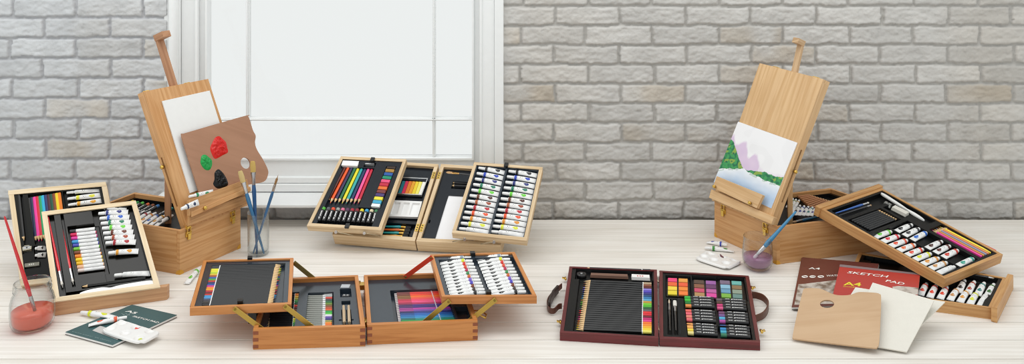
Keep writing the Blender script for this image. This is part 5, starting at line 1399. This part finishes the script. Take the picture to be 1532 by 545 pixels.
# ================================================================== pads, boards, palette at right
MAR = mat('#6a3a34', .25, 0, .6)
F, rr_, cv = pad('sketch_pad', [(1184.3, 460), (1300, 456), (1315, 394.8), (1199.4, 385)], [.009, .036, .041, .010], .006, MAR,
                 'dark maroon A4 watercolour pad under the red sketch pad', 'sketch pad')
letter(F, 'A4', (1209.5, 402.8), (1226.5, 403.6), .0125, CREAM, cv, bold=.015, w=.0006)
letter(F, 'WATERCOLOUR PAD', (1236, 414), (1300, 412), .0105, CREAM, cv, bold=.01, w=.0006)
for k, x in enumerate((1204, 1215.6, 1228)):
    mb = MB(); c = F.hit(x, 414, .0004); X = (F.B - F.A).normalized(); Y = F.n.cross(X)
    mb.slab([c + X * math.cos(q_) * .0078 + Y * math.sin(q_) * .0078 for q_ in [i / 20 * 2 * math.pi for i in range(20)]], [], F.n, .0003, CREAM)
    d_ = X * .7 - Y * .7 if k != 1 else X; e_ = F.n.cross(d_)
    mb.slab([c + F.n * .0003 + d_ * a + e_ * b for a, b in ((-.006, -.0011), (.006, -.002), (.006, .002), (-.006, .0011))], [], F.n, .0002, MAR)
    mb.build('round_symbol', cv)
u0, v0 = F.uv(1196, 426); PIC = bpy.data.materials.new('printed_picture'); PIC.use_nodes = True
nt = PIC.node_tree; tcn = nt.nodes.new('ShaderNodeTexCoord'); nn_ = nt.nodes.new('ShaderNodeTexNoise'); nn_.inputs['Scale'].default_value = 38; nn_.inputs['Detail'].default_value = 4
rp = nt.nodes.new('ShaderNodeValToRGB'); rp.color_ramp.elements[0].position = .38; rp.color_ramp.elements[0].color = lin('#7a6858'); rp.color_ramp.elements[1].position = .56; rp.color_ramp.elements[1].color = lin('#c8beb4')
nt.links.new(tcn.outputs['Object'], nn_.inputs['Vector']); nt.links.new(nn_.outputs['Fac'], rp.inputs[0]); nt.links.new(rp.outputs[0], nt.nodes['Principled BSDF'].inputs['Base Color'])
mb = MB(); mb.slab([F(.03, v0, .0003), F(.03, .04, .0003), F(.98, .04, .0003), F(.98, .60, .0003), F(.6, .56, .0003)][::1], [], F.n, .0002, PIC); mb.build('cover_picture', cv)

RED = mat('#b83a34', .3, 0, .6); GREYM = mat('#8a7a7c', .3)
F, rr_, cv = pad('sketch_pad', [(1245, 445.5), (1373, 442), (1376.7, 409.5), (1256.7, 396)], [.034, .036, .044, .044], .006, RED,
                 'bright red A4 sketch pad between the maroon pad and tilted tray', 'sketch pad')
mb = MB(); mb.fbox(F, 0, 1, .925, 1, .0001, .0005, GREYM); mb.build('binding_strip', cv)
def serif_bits(): pass
letter(F, 'SKETCH', (1267, 408.8), (1327, 415.5), .0125, CREAM, cv, bold=.012, shear=.3, w=.0007)
letter(F, 'PAD', (1324.5, 421.5), (1352, 426.5), .0125, CREAM, cv, bold=.012, shear=.3, w=.0007)
YEL = mat('#e8d83a', .4)
letter(F, 'A4', (1261.5, 427), (1288, 428.5), .0195, YEL, cv, bold=.02, w=.0007)
letter(F, 'STUDENT', (1261.5, 429.3), (1286, 431), .0035, YEL, cv, bold=.02, w=.0004)
ps = [F.uv(*p) for p in ((1335, 429.5), (1345, 428.2), (1374, 431), (1373, 441), (1340, 441))]
mb = MB(); mb.slab([F(u, v, .0004) for u, v in ps], [], F.n, .0002, PIC); mb.build('cover_picture', cv)

def board(px4, zs4, m, label, name='canvas_board', th=.003, smooth=None):
    F = Fr(*[P(*px4[i], zs4[i]) for i in range(4)])
    mb = MB(); mb.slab([F(0, 0), F(1, 0), F(1, 1), F(0, 1)], [], F.n, th, m); r = mb.build(name); tag(r, label, 'canvas board'); return F
CB = mat('#e2ded4', .6, bump=.3)
board([(1232, 503), (1346, 519), (1413.8, 451.7), (1280, 430)], [.0035, .0035, .060, .060], CB, 'cream board with only its corner showing behind the other one at right')
board([(1264, 511), (1356.4, 526.6), (1397.6, 449.5), (1305.6, 423)], [.007, .007, .071, .071], CB, 'cream canvas board fanned out on top, beside the plain wooden palette')
PZ = Fr(P(1185, 505, .008), P(1312, 520.5, .016), P(1318, 446, .066), P(1201, 432, .062))
o2 = [(1206, 431.5), (1202.5, 433), (1200.8, 437), (1192.5, 470), (1185.8, 503), (1187, 506), (1192, 507.5), (1250, 514.5), (1306, 520.6), (1312, 519.5), (1315, 514), (1317, 485), (1318.3, 446), (1315.5, 440), (1309, 438.3), (1290, 437.2), (1282, 437.8), (1275, 440.5), (1266, 442), (1253, 441.8), (1243, 439), (1232, 434), (1222, 431.6)]
hole = [PZ.hit(1237.3 + 10.6 * math.cos(a), 455 + 6 * math.sin(a), 0) for a in [i / 28 * 2 * math.pi for i in range(28)]]
mb = MB(); mb.slab([PZ.hit(*p, 0) for p in spl(o2, 4)], [hole], PZ.n, .0035, PALW2); r = mb.build('artist_palette'); tag(r, 'clean pale wooden palette with thumb hole leaning on the pads at right', 'palette')

# ---- right glass, brush, palette, tubes
cg = P(1133.5, 401.5, 0)
go = [(0, .0005), (.024, .0005), (.030, .003), (.0365, .011), (.0400, .022), (.0408, .034), (.0402, .050), (.0385, .070), (.0375, .086), (.0372, .087)]
gi = [(0, .007), (.024, .0075), (.030, .010), (.0352, .015), (.0386, .024), (.0394, .034), (.0388, .050), (.0371, .070), (.0362, .086)]
jarobj('water_glass', cg, go, gi, [(0, .0075), (.0235, .008), (.0295, .0105), (.0348, .0155), (.0380, .0245), (.0390, .033), (0, .033)], '#c090b0',
       'stemless water glass with pale mauve water beside the right easel', 'glass', wk=.6)
put('paintbrush', 'brush', ('#3a85b0', '#d0ccd0', '#d8c8d0', False, .72, .88), PY(1190, 315, 2.345), PY(1124, 388.5, 2.352), V((0, -1, 0)), .0135, 'blue paintbrush leaning out of the mauve water glass at right', 'paintbrush')
well_palette('well_palette', [(1040, 385.5), (1088, 401), (1110.5, 390), (1056, 374.3)], [.0095] * 4,
             'white six-well plastic palette with dark red dab beside the right easel',
             [(1053, 383.5), (1068, 388.5), (1086, 393.5), (1064, 379.5), (1081, 384), (1099, 389)], [((1080, 384), '#5a1c28', .006, .003)], t=.0085, seed=4)
surf_item('paint_tube', 'tube', ('#2a3ca8',), (1057.5, 361), (1088, 367), .0165, 'white and blue paint tube beside the right easel box', 'paint tube')
surf_item('paint_tube', 'tube', ('#3a8a3a',), (1098, 374.5), (1054.5, 371), .0165, 'white and green paint tube behind the right white palette', 'paint tube')
# ================================================================== LIGHT
w = bpy.data.worlds.new('overcast'); SC.world = w; w.use_nodes = True
w.node_tree.nodes['Background'].inputs[0].default_value = (.97, 1.0, .99, 1)
w.node_tree.nodes['Background'].inputs[1].default_value = .87
def area(loc, tgt, size, power, col=(1, 1, 1)):
    l = bpy.data.lights.new('softbox', 'AREA'); l.size = size; l.energy = power; l.color = col
    o = bpy.data.objects.new('softbox', l); COL.objects.link(o); o.location = loc
    o.rotation_euler = (V(tgt) - V(loc)).to_track_quat('-Z', 'Y').to_euler()
    return l
area((-1.9, 1.7, 1.9), (-.9, 2.3, 0), .9, 6, (1, .99, 1))
top = area((0, 2.18, 1.75), (0, 2.42, 0), 3.4, 15.5, (1, .99, .975))
top.shape = 'RECTANGLE'; top.size = 3.6; top.size_y = .5
SC.view_settings.view_transform = 'Standard'; SC.view_settings.look = 'None'
SC.view_settings.exposure = 0.0; SC.view_settings.gamma = 1; SC.view_settings.use_curve_mapping = False
SC.cycles.max_bounces = 8; SC.cycles.transparent_max_bounces = 16
SC.cycles.caustics_reflective = False; SC.cycles.caustics_refractive = False
SC.cycles.pixel_filter_type = 'BLACKMAN_HARRIS'; SC.cycles.filter_width = 1.15
